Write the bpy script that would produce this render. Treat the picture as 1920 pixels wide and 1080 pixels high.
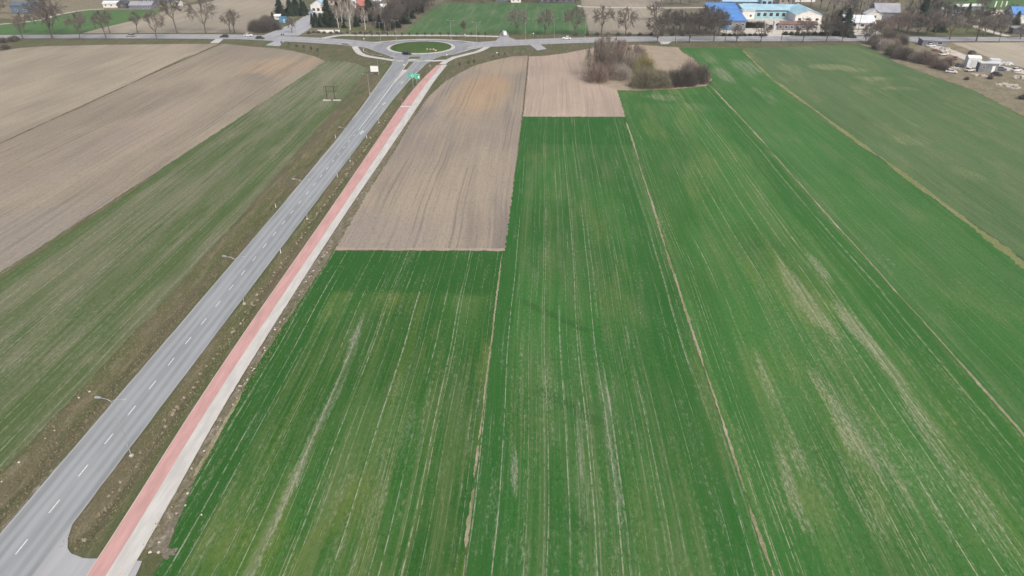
import bpy, bmesh, math, random
from math import sin, cos, tan, pi, radians as R, hypot, atan2, sqrt
from mathutils import Vector, Matrix
from mathutils.geometry import tessellate_polygon

for o in list(bpy.data.objects): bpy.data.objects.remove(o)
SC = bpy.context.scene
COL = SC.collection

# ------------------------------------------------------------------ camera
CAM_H, PITCH, YAW, FPX = 65.0, R(29.8), R(2.5), 1280.0
cd = bpy.data.cameras.new('camera')
cd.sensor_width = 36.0
cd.lens = 36.0 * FPX / 1920.0
cd.clip_start, cd.clip_end = 1.0, 20000.0
cam = bpy.data.objects.new('camera', cd); COL.objects.link(cam)
cam.location = (0, 0, CAM_H)
cam.rotation_euler = (pi/2 - PITCH, 0, YAW)
SC.camera = cam

# ------------------------------------------------------------------ sky, sun, exposure (bright high overcast)
SUN_EL, SUN_AZ = R(48), R(150)        # azimuth clockwise from +Y (the way the camera looks)
w = bpy.data.worlds.new('World'); SC.world = w; w.use_nodes = True
wn = w.node_tree.nodes; wl = w.node_tree.links
sky = wn.new('ShaderNodeTexSky'); sky.sky_type = 'NISHITA'; sky.sun_disc = False
sky.sun_elevation = SUN_EL; sky.sun_rotation = SUN_AZ
sky.air_density = 1.0; sky.dust_density = 6.0; sky.ozone_density = 0.6; sky.altitude = 100
bg = wn['Background']; bg.inputs['Strength'].default_value = 0.13
wl.new(sky.outputs[0], bg.inputs['Color'])
sd = bpy.data.lights.new('sun', 'SUN'); sd.energy = 1.5; sd.angle = R(24); sd.color = (1.0, 0.96, 0.9)
sun = bpy.data.objects.new('sun', sd); COL.objects.link(sun)
sdir = Vector((sin(SUN_AZ)*cos(SUN_EL), cos(SUN_AZ)*cos(SUN_EL), sin(SUN_EL)))
sun.rotation_euler = sdir.to_track_quat('Z', 'Y').to_euler()
vs = SC.view_settings
vs.view_transform = 'Standard'; vs.look = 'None'; vs.gamma = 1.0; vs.use_curve_mapping = False
vs.exposure = 0.42

rnd = random.Random(7)

# survey helper: a point of the photograph -> where that spot lies on the ground (metres)
def P(px, py, z=0.0):
    a = (px-960)/FPX; b = (540-py)/FPX
    dy = cos(PITCH)+b*sin(PITCH); dz = -sin(PITCH)+b*cos(PITCH)
    t = (z-CAM_H)/dz
    X, Y = a*t, dy*t
    return (X*cos(YAW)-Y*sin(YAW), X*sin(YAW)+Y*cos(YAW))

# ------------------------------------------------------------------ node helper
class NT:
    def __init__(s, name, rough=0.9, spec=0.1):
        s.m = bpy.data.materials.new(name); s.m.use_nodes = True
        s.t = s.m.node_tree; s.b = s.t.nodes['Principled BSDF']
        s.b.inputs['Roughness'].default_value = rough
        s.b.inputs['Specular IOR Level'].default_value = spec
        s._pos = None
    def node(s, ty, **kw):
        n = s.t.nodes.new(ty)
        for k, v in kw.items(): setattr(n, k, v)
        return n
    def put(s, sock, v):
        if hasattr(v, 'links'): s.t.links.new(v, sock)
        elif isinstance(v, (tuple, list)):
            sock.default_value = tuple(v)+(1.0,) if len(v) == 3 and sock.type == 'RGBA' else tuple(v)
        else: sock.default_value = v
    def math(s, op, a, b=None, c=None, clamp=False):
        n = s.node('ShaderNodeMath', operation=op); n.use_clamp = clamp
        for i, v in enumerate((a, b, c)):
            if v is not None: s.put(n.inputs[i], v)
        return n.outputs[0]
    def add(s, a, b): return s.math('ADD', a, b)
    def mul(s, a, b): return s.math('MULTIPLY', a, b)
    def sub(s, a, b): return s.math('SUBTRACT', a, b)
    def comb(s, x, y, z=0.0):
        n = s.node('ShaderNodeCombineXYZ')
        for i, v in enumerate((x, y, z)): s.put(n.inputs[i], v)
        return n.outputs[0]
    def pos(s):
        if s._pos is None:
            g = s.node('ShaderNodeNewGeometry'); sp = s.node('ShaderNodeSeparateXYZ')
            s.t.links.new(g.outputs['Position'], sp.inputs[0]); s._pos = sp.outputs
        return s._pos
    def noise(s, vec, scale=1.0, detail=2.0, rough=0.5):
        n = s.node('ShaderNodeTexNoise'); s.put(n.inputs['Vector'], vec)
        n.inputs['Scale'].default_value = scale; n.inputs['Detail'].default_value = detail; n.inputs['Roughness'].default_value = rough
        return n.outputs['Fac']
    def white(s, x):
        n = s.node('ShaderNodeTexWhiteNoise', noise_dimensions='1D'); s.put(n.inputs['W'], x); return n.outputs['Value']
    def ss(s, x, a, b, lo=0.0, hi=1.0):
        n = s.node('ShaderNodeMapRange', interpolation_type='SMOOTHSTEP')
        s.put(n.inputs['Value'], x); n.inputs['From Min'].default_value = a; n.inputs['From Max'].default_value = b
        n.inputs['To Min'].default_value = lo; n.inputs['To Max'].default_value = hi
        return n.outputs['Result']
    def mix(s, f, a, b):
        n = s.node('ShaderNodeMix', data_type='RGBA'); s.put(n.inputs['Factor'], f)
        s.put(n.inputs['A'], a) if False else s.put([i for i in n.inputs if i.identifier == 'A_Color'][0], a)
        s.put([i for i in n.inputs if i.identifier == 'B_Color'][0], b)
        return [o for o in n.outputs if o.identifier == 'Result_Color'][0]
    def bump(s, h, strength=0.4, dist=0.1):
        n = s.node('ShaderNodeBump'); n.inputs['Strength'].default_value = strength; n.inputs['Distance'].default_value = dist
        s.put(n.inputs['Height'], h); s.t.links.new(n.outputs[0], s.b.inputs['Normal'])
    def color(s, c): s.put(s.b.inputs['Base Color'], c); return s.m

def hexlin(r, g, b):
    f = lambda c: c/255/12.92 if c/255 <= .04045 else ((c/255+.055)/1.055)**2.4
    return (f(r), f(g), f(b))

def plain(name, c, rough=0.8, spec=0.2, var=0.12, metal=0.0, scale=3.0):
    t = NT(name, rough, spec); t.b.inputs['Metallic'].default_value = metal
    tc = t.node('ShaderNodeTexCoord')
    n = t.noise(tc.outputs['Object'], scale, 3, .6)
    d = tuple(x*(1-var*1.6) for x in c); l = tuple(min(1, x*(1+var)) for x in c)
    return t.color(t.mix(t.ss(n, .3, .7), d, l))

# per-thing tone shift so that copies of one tree are not identical in colour
def varied(name, c, c2, rough=0.9, spec=0.05):
    t = NT(name, rough, spec)
    oi = t.node('ShaderNodeObjectInfo'); tc = t.node('ShaderNodeTexCoord')
    n = t.noise(tc.outputs['Object'], .7, 2, .5)
    return t.color(t.mix(t.ss(t.add(t.mul(oi.outputs['Random'], .6), t.mul(n, .5)), .15, .9), c, c2))

# ------------------------------------------------------------------ crop and soil materials
def crop(name, seed, dark, mid, yel, straw=(.36, .36, .27), period=2.7, lines=.75, sparse=0.0, bare=(), heads=(), bands=(), wob=1.0, streaks=.6, diag=(), rows=.5):
    t = NT(name, .95, .05); p = t.pos(); x, y = p[0], p[1]
    wb = t.mul(t.sub(t.noise(t.comb(t.mul(x, .004), t.mul(y, .012), seed), 1, 2), .5), 3.0*wob)
    xx = t.add(x, wb)
    big = t.noise(t.comb(t.mul(xx, .045), t.mul(y, .016), seed+1), 1, 3, .55)
    streak = t.noise(t.comb(t.mul(xx, .35), t.mul(y, .010), seed+3), 1, 3, .6)
    patch = t.noise(t.comb(t.mul(xx, .11), t.mul(y, .03), seed+7), 1, 4, .6)
    fine = t.noise(t.comb(t.mul(xx, 2.6), t.mul(y, .14), seed+9), 1, 2, .6)
    grain = t.noise(t.comb(t.mul(x, 2.2), t.mul(y, 1.3), seed+2), 1, 4, .75)
    c = t.mix(t.ss(big, .36, .66), dark, mid)
    c = t.mix(t.mul(t.ss(patch, .5, .72), .75), c, yel)
    c = t.mix(t.mul(t.ss(streak, .48, .7), streaks*.6), c, yel)
    c = t.mix(t.mul(t.ss(fine, .5, .75), .30), c, mid)
    c = t.mix(t.mul(t.ss(grain, .48, .70), .55), c, tuple(a*.45 for a in dark))
    c = t.mix(t.mul(t.ss(grain, .46, .28), .35), c, yel)
    veil = tuple(.55*a+.45*b for a, b in zip(yel, (.20, .19, .125)))
    rr = t.noise(t.comb(t.mul(xx, 2.3), t.mul(y, .010), seed+29), 1, 3, .7)   # seed rows, combed along the field
    c = t.mix(t.mul(t.ss(rr, .52, .68), rows*.55), c, tuple(a*.55 for a in dark)); c = t.mix(t.mul(t.ss(rr, .50, .30), rows*.9), c, veil)
    vl = t.noise(t.comb(t.mul(xx, .22), t.mul(y, .035), seed+37), 1, 4, .65); c = t.mix(t.mul(t.ss(vl, .40, .68), rows*.55), c, veil)
    for (ua, va, ub, vb, wd, k) in diag:            # old drain runs where the crop stands denser
        L = hypot(ub-ua, vb-va); nx, ny = -(vb-va)/L, (ub-ua)/L; tx, ty = (ub-ua)/L, (vb-va)/L
        dd = t.math('ABSOLUTE', t.add(t.add(t.mul(x, nx), t.mul(y, ny)), t.add(t.mul(t.sub(patch, .5), 2.0), -(ua*nx+va*ny))))
        al = t.add(t.add(t.mul(x, tx), t.mul(y, ty)), -(ua*tx+va*ty))
        c = t.mix(t.mul(t.mul(t.ss(dd, wd*.3, wd, 1, 0), k), t.mul(t.ss(al, 0, 2), t.ss(al, L-2, L, 1, 0))), c, tuple(a*.7 for a in dark))
    for (b0, b1, k) in bands:                       # drilled twice: denser, darker strips along the rows
        m = t.mul(t.ss(xx, b0-.5, b0+.5), t.ss(xx, b1-.5, b1+.5, 1, 0))
        c = t.mix(t.mul(m, k), c, dark)
    for (v0, v1, k) in heads:                       # headlands: denser crop across the ends
        m = t.mul(t.ss(y, v0-3, v0), t.ss(y, v1, v1+3, 1, 0))
        c = t.mix(t.mul(m, k), c, dark)
    # thin crop: straw and soil between the plants
    dens = t.add(t.mul(t.sub(streak, .5), 1.1), t.mul(t.sub(patch, .5), 1.0))
    dens = t.add(dens, sparse)
    wx = t.add(xx, t.mul(t.sub(patch, .5), 4.0)); wy = t.add(y, t.mul(t.sub(big, .5), 30.0))
    for (u0, v0, ru, rv, k) in bare:
        d = t.add(t.math('POWER', t.mul(t.sub(wx, u0), 1/ru), 2), t.math('POWER', t.mul(t.sub(wy, v0), 1/rv), 2))
        dens = t.add(dens, t.ss(d, 0.0, 1.0, k*.78, 0))
    sp = t.noise(t.comb(t.mul(xx, 3.4), t.mul(y, 1.0), seed+13), 1, 4, .8)
    sp2 = t.noise(t.comb(t.mul(xx, 1.6), t.mul(y, .09), seed+17), 1, 3, .6)
    pv = t.add(t.add(t.mul(sp, .62), t.mul(sp2, .38)), t.mul(dens, .125))
    rw = t.noise(t.comb(t.mul(xx, .9), t.mul(y, .03), seed+19), 1, 3, .6)
    pale = t.mul(t.ss(pv, .51, .74), t.ss(rw, .34, .60, .25, 1.0))
    dt = t.noise(t.comb(t.mul(xx, 4.5), t.mul(y, 2.2), seed+31), 1, 3, .8)
    c = t.mix(t.mul(t.ss(dt, .58, .72), .22+.2*max(0, sparse)), c, straw)
    soil = t.mix(t.ss(sp, .35, .65), tuple(a*.5 for a in straw), straw)
    c = t.mix(t.mul(pale, .60), c, soil)
    # seams between the drill's passes
    for k, (per, wd, st) in enumerate(((period, .085, lines), (period*1.613, .07, lines*.9), (period*.37, .06, lines*.6))):
        q = t.mul(t.add(xx, 311.7+seed*3.1+k*1.37), 1/per)
        cell = t.math('FLOOR', q)
        fr = t.mul(t.math('ABSOLUTE', t.sub(t.math('FRACT', t.add(q, t.mul(t.sub(t.noise(t.comb(t.mul(cell, 9.1), t.mul(y, .02)), 1, 1), .5), .12))), .5)), per)
        w_ = t.white(t.add(cell, seed))
        al = t.noise(t.comb(t.mul(cell, 7.31), t.mul(y, .035), seed+k), 1, 3, .6)
        br = t.noise(t.comb(t.mul(x, 1.5), t.mul(y, .8), seed+21), 1, 3, .75)
        ln = t.mul(t.ss(fr, wd*.4, wd*1.25, 1, 0), t.ss(t.add(al, t.mul(t.sub(w_, .5), .34)), .45, .62))
        ln = t.mul(ln, t.ss(br, .36, .6))
        c = t.mix(t.mul(ln, st), c, straw)
    t.bump(t.add(t.mul(fine, .6), t.mul(grain, .8)), .6, .12)
    return t.color(c)

def soil(name, seed, a, b, dk, ang=0.0, rows=1.0, patches=()):
    t = NT(name, .97, .03); p = t.pos(); x, y = p[0], p[1]
    xx = t.add(t.add(x, t.mul(y, ang)), t.mul(t.sub(t.noise(t.comb(t.mul(x, .01), t.mul(y, .012), seed), 1, 2), .5), 6.0))
    big = t.noise(t.comb(t.mul(xx, .028), t.mul(y, .011), seed+1), 1, 4, .6)
    med = t.noise(t.comb(t.mul(xx, .14), t.mul(y, .012), seed+2), 1, 4, .6)
    row = t.noise(t.comb(t.mul(xx, 1.1*rows), t.mul(y, .018), seed+3), 1, 3, .65)
    fin = t.noise(t.comb(t.mul(xx, 3.2), t.mul(y, .5), seed+4), 1, 3, .75)
    c = t.mix(t.ss(big, .38, .64), a, b)
    for (u0, v0, ru, rv, pc, k) in patches:          # drier or damper ground
        d = t.add(t.math('POWER', t.mul(t.sub(t.add(x, t.mul(t.sub(big, .5), 26.0)), u0), 1/ru), 2), t.math('POWER', t.mul(t.sub(t.add(y, t.mul(t.sub(big, .5), 60.0)), v0), 1/rv), 2))
        c = t.mix(t.ss(d, .1, 1.0, k, 0), c, pc)
    c = t.mix(t.mul(t.ss(med, .5, .72), .55), c, dk)
    c = t.mix(t.mul(t.ss(row, .5, .72), .34), c, tuple(k*.72 for k in dk))
    c = t.mix(t.mul(t.ss(row, .5, .32), .26), c, tuple(min(1, k*1.25) for k in b))
    c = t.mix(t.mul(t.ss(fin, .48, .70), .42), c, tuple(k*.62 for k in dk))
    cl = t.noise(t.comb(t.mul(x, 1.5), t.mul(y, 1.0), seed+6), 1, 4, .8)
    c = t.mix(t.mul(t.ss(cl, .5, .7), .28), c, tuple(k*.6 for k in dk)); c = t.mix(t.mul(t.ss(cl, .45, .28), .3), c, tuple(min(1, k*1.25) for k in b))
    q = t.mul(t.add(xx, 500.3), 1/9.0)              # wheel marks
    fr = t.mul(t.math('ABSOLUTE', t.sub(t.math('FRACT', q), .5)), 9.0)
    al = t.noise(t.comb(t.mul(t.math('FLOOR', q), 5.3), t.mul(y, .02), seed), 1, 2)
    ln = t.mul(t.ss(t.math('ABSOLUTE', t.sub(fr, .8)), .08, .3, 1, 0), t.ss(al, .45, .62))
    c = t.mix(t.mul(ln, .45), c, tuple(k*.7 for k in dk))
    t.bump(t.add(row, t.mul(fin, .8)), .6, .15)
    return t.color(c)

def rough_grass(name, seed, a, b, straw, dk, along=.25, pale=.55):
    t = NT(name, .95, .05); p = t.pos(); x, y = p[0], p[1]
    big = t.noise(t.comb(t.mul(x, .25), t.mul(y, .25*along), seed), 1, 4, .6)
    med = t.noise(t.comb(t.mul(x, .9), t.mul(y, .9*along), seed+2), 1, 4, .65)
    gr = t.noise(t.comb(t.mul(x, 3.0), t.mul(y, 2.0), seed+4), 1, 4, .8)
    c = t.mix(t.ss(big, .38, .64), a, b)
    c = t.mix(t.mul(t.ss(med, .48, .7), .65), c, straw)
    c = t.mix(t.mul(t.ss(gr, .5, .72), pale), c, straw)
    c = t.mix(t.mul(t.ss(gr, .48, .28), .65), c, dk)
    t.bump(t.add(gr, med), .8, .2)
    return t.color(c)

def asphalt(name, base, seed=0, tracks=True, vary=.18):
    t = NT(name, .85, .25); p = t.pos(); x, y = p[0], p[1]
    c = base
    n = t.noise(t.comb(t.mul(x, .5), t.mul(y, .06), seed), 1, 4, .6)
    c = t.mix(t.ss(n, .3, .7), tuple(k*(1-vary) for k in base), tuple(k*(1+vary*.5) for k in base))
    if tracks:                                       # polished wheel paths, paler than the rest of each lane
        s = None
        for u0 in (-60.9, -59.6, -57.55, -56.1):
            d = t.ss(t.math('ABSOLUTE', t.sub(x, u0)), .12, .62, 1, 0)
            s = d if s is None else t.math('MAXIMUM', s, d)
        c = t.mix(t.mul(s, .62), c, tuple(min(1, k*1.28) for k in base))
        e = t.noise(t.comb(t.mul(x, 1.2), t.mul(y, .02), seed+4), 1, 3, .6)
        c = t.mix(t.mul(t.ss(e, .5, .75), .35), c, tuple(k*.78 for k in base))
        # dusty edges
        d = t.mul(t.ss(t.math('ABSOLUTE', t.sub(x, -58.65)), 3.45, 3.85), t.ss(y, 190, 225, 1, 0))
        c = t.mix(t.mul(d, .55), c, (.42, .42, .40))
    g = t.noise(t.comb(t.mul(x, 6), t.mul(y, 6), seed+2), 1, 3, .7)
    c = t.mix(t.mul(t.ss(g, .5, .75), .15), c, tuple(k*.7 for k in base))
    t.bump(g, .2, .02)
    return t.color(c)

def paving(name, base, stain, seed=0):
    t = NT(name, .85, .15); p = t.pos(); x, y = p[0], p[1]
    n = t.noise(t.comb(t.mul(x, .8), t.mul(y, .15), seed), 1, 4, .65)
    g = t.noise(t.comb(t.mul(x, 2.5), t.mul(y, 1.6), seed+3), 1, 4, .8)
    c = t.mix(t.ss(n, .32, .68), tuple(k*.86 for k in base), tuple(min(1, k*1.06) for k in base))
    c = t.mix(t.mul(t.ss(g, .55, .75), .35), c, stain)
    bl = t.node('ShaderNodeTexBrick'); t.put(bl.inputs['Vector'], t.comb(x, y))
    bl.inputs['Scale'].default_value = 1.0; bl.inputs['Brick Width'].default_value = .2; bl.inputs['Row Height'].default_value = .1; bl.inputs['Mortar Size'].default_value = .006
    t.bump(bl.outputs['Fac'], .25, -.004)
    return t.color(c)

M = {}
M['ground'] = rough_grass('rough_grass', 1, (.115, .105, .062), (.085, .092, .045), (.21, .185, .12), (.055, .05, .03))
M['verge'] = rough_grass('verge_grass', 4, (.122, .110, .068), (.085, .102, .044), (.20, .182, .12), (.045, .042, .024), .15)
M['dry'] = rough_grass('dry_reed_grass', 6, (.33, .275, .205), (.28, .23, .17), (.42, .355, .27), (.20, .165, .12), .8)
M['meadow'] = rough_grass('meadow', 8, (.10, .12, .05), (.12, .125, .06), (.2, .18, .1), (.05, .05, .03), .6, .3)
M['village'] = rough_grass('village_ground', 19, (.165, .145, .105), (.125, .125, .075), (.26, .235, .18), (.07, .063, .045), .8)
M['yardgrass'] = rough_grass('waste_ground', 9, (.22, .19, .13), (.16, .15, .09), (.34, .30, .23), (.09, .08, .055), .7)
G1 = (.021, .092, .016); G2 = (.036, .130, .024); GR1 = (.029, .114, .023); GR2 = (.045, .150, .034)
M['crop_near'] = crop('winter_crop_west', 11, G1, G2, (.098, .150, .026), sparse=.06, streaks=.7, heads=((112, 140, .9),), bands=((-60, -38.6, .85),), period=2.6, lines=.68,
                      diag=(P(822, 492)+P(905, 528)+(1.2, .35),),
                      bare=((-30.5, 66, 1.0, 40, 1.8), (-31, 92, .9, 18, 1.5), (-14, 72, 9, 22, .3), (-36, 60, 5, 12, .25), (-22, 66, 8, 20, .2)))
M['crop_mid'] = crop('winter_crop_middle', 23, (.023, .102, .019), (.038, .138, .029), (.070, .140, .032), sparse=.05, heads=((203, 240, .9),), bands=((-8, -4, .8), (20, 24.5, .7)), period=2.9, lines=.68,
                     diag=(P(968, 560)+P(1112, 626)+(1.3, .4), P(1000, 722)+P(1135, 802)+(1.6, .4), P(1050, 960)+P(1120, 1010)+(1.4, .35)),
                     bare=(P(1081, 820)+(.6, 11, 2.2), P(1140, 830)+(1.0, 18, 1.5), P(960, 880)+(.7, 6, 1.4), (5, 85, 12, 18, .25), (2, 55, 12, 14, .35), P(1120, 700)+(1.2, 16, .9)))
M['crop_right'] = crop('winter_crop_right', 37, GR1, GR2, (.105, .172, .040), rows=.38, sparse=.05, bands=((60, 66.5, .75), (28, 33, .5)), heads=((252, 262, .6),), period=3.1, lines=.68, straw=(.40, .385, .265),
                       bare=(P(1500, 550)+(2.2, 12, 1.9), P(1530, 500)+(1.6, 9, 1.4), P(1540, 590)+(2.0, 9, 1.3), P(1600, 610)+(2.0, 10, 2.0), P(1650, 670)+(2.0, 9, 1.3), P(1700, 740)+(1.6, 12, 1.3), P(1440, 700)+(2.0, 14, 1.0), P(1560, 760)+(1.4, 16, .8), P(1640, 830)+(1.4, 16, .7), P(1600, 800)+(.9, 14, 1.0), P(1720, 800)+(1.2, 10, 1.2), P(1480, 900)+(1.0, 10, 1.0),
                             P(1580, 700)+(11, 32, .35), P(1620, 900)+(12, 16, .45), P(1480, 860)+(6, 14, .4), P(1780, 900)+(5, 12, .6), P(1240, 183)+(9, 6, 1.6), P(1310, 200)+(6, 8, .8)))
M['crop_far_right'] = crop('winter_crop_far_right', 41, (.036, .126, .028), (.050, .152, .038), (.085, .164, .050), rows=.3, sparse=-.15, period=3.4, lines=.3,
                           bare=(P(1400, 125)+(8, 22, 1.8), P(1360, 140)+(5, 22, 1.8), P(1440, 180)+(4, 18, .8), P(1330, 110)+(5, 16, 1.2), P(1480, 330)+(3, 12, .9), P(1640, 480)+(5, 10, .5)))
M['crop_grey'] = crop('thin_crop_beyond_strip', 53, (.066, .130, .050), (.086, .150, .063), (.138, .178, .080), sparse=.0, lines=.22, streaks=.5, straw=(.34, .35, .19), rows=.35,
                      bare=(P(1570, 128)+(16, 9, 2.2), P(1640, 148)+(10, 6, 1.8), P(1700, 170)+(10, 5, 1.2), P(1480, 130)+(8, 16, 1.2), P(1820, 330)+(5, 10, 1.2), P(1700, 260)+(8, 6, .8)), period=3.7)
M['crop_left'] = crop('striped_crop_left', 61, (.060, .104, .032), (.102, .130, .062), (.172, .170, .106), straw=(.31, .30, .22), period=1.9, lines=.7, sparse=.3, rows=.8, streaks=1.0, wob=.6,
                      heads=((20, 84, .5),), bands=((-106, -101.5, .8), (-77, -73.5, .7), (-84, -81, .4), (-95, -92, .35)), bare=(P(590, 170)+(17, 62, 1.3), P(640, 130)+(14, 24, 1.2), P(40, 640)+(14, 18, .5)))
M['wedge'] = crop('mown_meadow', 66, (.085, .125, .045), (.12, .145, .07), (.19, .185, .11), straw=(.27, .26, .17), period=2.2, lines=.4, sparse=.3, streaks=1.0)
M['soil_left'] = soil('ploughed_soil_left', 71, (0.238, 0.207, 0.16), (0.314, 0.272, 0.205), (0.176, 0.157, 0.127), patches=(P(520, 125)+(18, 26, (.38, .285, .19), .8), P(80, 440)+(30, 26, (.24, .215, .19), .6), P(430, 105)+(14, 20, (.25, .205, .17), .6), P(230, 260)+(16, 60, (.36, .30, .235), .6), P(120, 300)+(10, 40, (.26, .225, .185), .6)))
M['soil_upper'] = soil('ploughed_soil_upper', 73, (0.268, 0.236, 0.18), (0.337, 0.295, 0.223), (0.207, 0.183, 0.144), rows=.8)
M['soil_mid'] = soil('ploughed_soil_middle', 75, (0.248, 0.214, 0.177), (0.325, 0.275, 0.207), (0.182, 0.163, 0.143), patches=(P(900, 175)+(14, 38, (.37, .265, .165), .8), P(930, 125)+(18, 24, (.36, .285, .205), .7), P(740, 420)+(22, 18, (.27, .235, .205), .6), P(790, 215)+(7, 14, (.23, .20, .18), .7)))
M['soil_mid2'] = soil('ploughed_soil_small', 77, (0.342, 0.277, 0.223), (0.416, 0.334, 0.263), (0.275, 0.228, 0.189))
M['soil_far'] = soil('bare_soil_far', 79, (0.268, 0.241, 0.188), (0.349, 0.308, 0.237), (0.209, 0.19, 0.153))
M['soil_right'] = soil('bare_soil_right', 80, (0.343, 0.305, 0.243), (0.416, 0.37, 0.288), (0.276, 0.249, 0.204))
M['crop_far'] = crop('far_green_crop', 83, (.04, .118, .036), (.055, .142, .046), (.12, .175, .08), lines=.5, period=4.2, sparse=.0, wob=0.4, streaks=.9)
M['crop_far2'] = crop('bright_green_crop', 85, (.055, .14, .04), (.075, .165, .05), (.11, .17, .06), lines=.15, sparse=-.4)
M['asphalt'] = asphalt('asphalt', (.250, .268, .274))
M['asphalt_main'] = asphalt('main_road_asphalt', (.30, .305, .31), 5, False, .14)
M['asphalt_drive'] = asphalt('driveway_asphalt', (.35, .36, .37), 9, False, .1)
M['concrete'] = paving('pale_concrete_paving', (.50, .485, .445), (.40, .38, .34), 1)
M['foot'] = paving('grey_paving', (.50, .492, .46), (.40, .385, .35), 3)
M['red'] = paving('red_paving', (.49, .295, .272), (.53, .40, .37), 5)
M['gravel'] = paving('gravel_track', (.52, .48, .42), (.36, .33, .28), 7)
M['balk'] = rough_grass('field_balk', 15, (.29, .26, .18), (.17, .18, .085), (.44, .39, .30), (.09, .12, .045), .35, .8)
M['rubble'] = rough_grass('rubbly_soil', 27, (.17, .15, .115), (.125, .12, .07), (.36, .33, .275), (.07, .062, .045), .6, .7)
M['balk_dark'] = rough_grass('dark_field_balk', 16, (.14, .12, .075), (.11, .10, .05), (.24, .2, .14), (.05, .045, .03), .3)
M['balk_yellow'] = rough_grass('grassy_balk', 17, (.16, .19, .07), (.20, .21, .095), (.28, .26, .16), (.08, .11, .04), .3)
M['island'] = rough_grass('island_lawn', 18, (.062, .11, .03), (.05, .095, .026), (.10, .13, .045), (.03, .05, .018), 1.0, .25)
M['white'] = plain('white_paint', (.80, .80, .78), .6, .3, .06)
M['mark'] = plain('road_marking_paint', (.66, .67, .66), .7, .2, .14)
M['mark_old'] = plain('worn_marking_paint', (.58, .55, .42), .8, .2, .15)
M['galv'] = plain('galvanised_steel', (.42, .43, .44), .55, .5, .08, .3)
M['darkmetal'] = plain('dark_steel', (.06, .06, .065), .5, .4, .1, .4)
M['timber'] = plain('weathered_timber', (.10, .085, .07), .9, .1, .2)
M['bark'] = varied('bark', (0.11, 0.098, 0.08), (0.17, 0.152, 0.128))
M['twig'] = varied('bare_twigs', (0.13, 0.113, 0.096), (0.21, 0.186, 0.158))
M['twig_red'] = varied('reddish_twigs', (.19, .148, .122), (.26, .208, .175))
M['twig_grey'] = varied('grey_twigs', (0.28, 0.25, 0.215), (0.38, 0.34, 0.3))
M['twig_olive'] = varied('olive_twigs', (0.155, 0.15, 0.098), (0.22, 0.205, 0.145))
M['twig_dark'] = varied('dark_twigs', (0.1, 0.09, 0.077), (0.155, 0.14, 0.118))
M['twig_yellow'] = varied('budding_twigs', (0.24, 0.225, 0.10), (0.32, 0.30, 0.14))
M['birchbark'] = varied('birch_bark', (.50, .48, .44), (.62, .60, .56))
M['needle'] = varied('conifer_needles', (0.02, 0.036, 0.024), (0.042, 0.062, 0.037))
M['hedge'] = varied('evergreen_leaves', (.022, .036, .018), (.045, .06, .03))
M['tuft'] = varied('dry_grass_blades', (.24, .215, .145), (.38, .34, .25))
M['blade'] = varied('verge_blades', (.15, .145, .07), (.28, .24, .15))
M['stone'] = plain('pale_stone', (.55, .51, .44), .9, .1, .15)
M['tyre'] = plain('tyre_rubber', (.02, .02, .02), .9, .2, .1)
M['glass'] = plain('dark_glass', (.03, .035, .045), .12, .6, .1)
M['lampred'] = plain('red_lamp_glass', (.35, .02, .02), .3, .5, .1)
M['lampwhite'] = plain('clear_lamp_glass', (.7, .7, .72), .25, .5, .05)
M['render_white'] = plain('white_render', (.72, .71, .68), .9, .1, .07, 0, .3)
M['render_cream'] = plain('cream_render', (.55, .50, .42), .9, .1, .08, 0, .3)
M['wall_grey'] = plain('grey_wall', (.20, .21, .235), .8, .2, .12, 0, .3)
M['wall_slate'] = plain('slate_blue_cladding', (.10, .135, .18), .6, .3, .12, 0, .3)
M['brickwall'] = plain('brown_brick', (.22, .13, .10), .9, .1, .12, 0, .5)
M['roof_blue'] = plain('bright_blue_sheet_roof', (.09, .24, .55), .5, .35, .10, 0, .15)
M['roof_light'] = plain('pale_blue_sheet_roof', (.38, .56, .68), .5, .35, .08, 0, .15)
M['roof_cyan'] = plain('cyan_sheet_roof', (.36, .58, .67), .5, .35, .10, 0, .15)
M['clad_cyan'] = plain('cyan_cladding', (.30, .52, .58), .6, .3, .12, 0, .3)
M['roof_grey'] = plain('grey_sheet_roof', (.30, .31, .34), .6, .3, .10, 0, .3)
M['roof_pale'] = plain('pale_grey_roof', (.60, .64, .66), .6, .3, .06, 0, .3)
M['roof_dark'] = plain('dark_roof', (.09, .095, .105), .7, .2, .12, 0, .3)
M['roof_red'] = plain('red_tile_roof', (.36, .15, .12), .8, .15, .14, 0, .4)
M['green_sign'] = plain('green_sign_sheet', (.045, .42, .27), .5, .4, .05)
M['blue_paint'] = plain('blue_paint', (.06, .22, .40), .5, .4, .12)

# ------------------------------------------------------------------ mesh helpers
def link(o, parent=None):
    COL.objects.link(o)
    if parent is not None: o.parent = parent
    return o
def tag(o, label=None, cat=None, group=None, kind=None):
    if label: o['label'] = label
    if cat: o['category'] = cat
    if group: o['group'] = group
    if kind: o['kind'] = kind
    return o
def empty(name, loc=(0, 0, 0), rz=0.0):
    e = bpy.data.objects.new(name, None); e.empty_display_size = .5
    e.location = loc if len(loc) == 3 else (loc[0], loc[1], 0); e.rotation_euler = (0, 0, rz)
    return link(e)
def copy_tree(o, parent=None):
    c = o.copy(); COL.objects.link(c); c.parent = parent
    for ch in list(o.children): copy_tree(ch, c)
    return c

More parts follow.
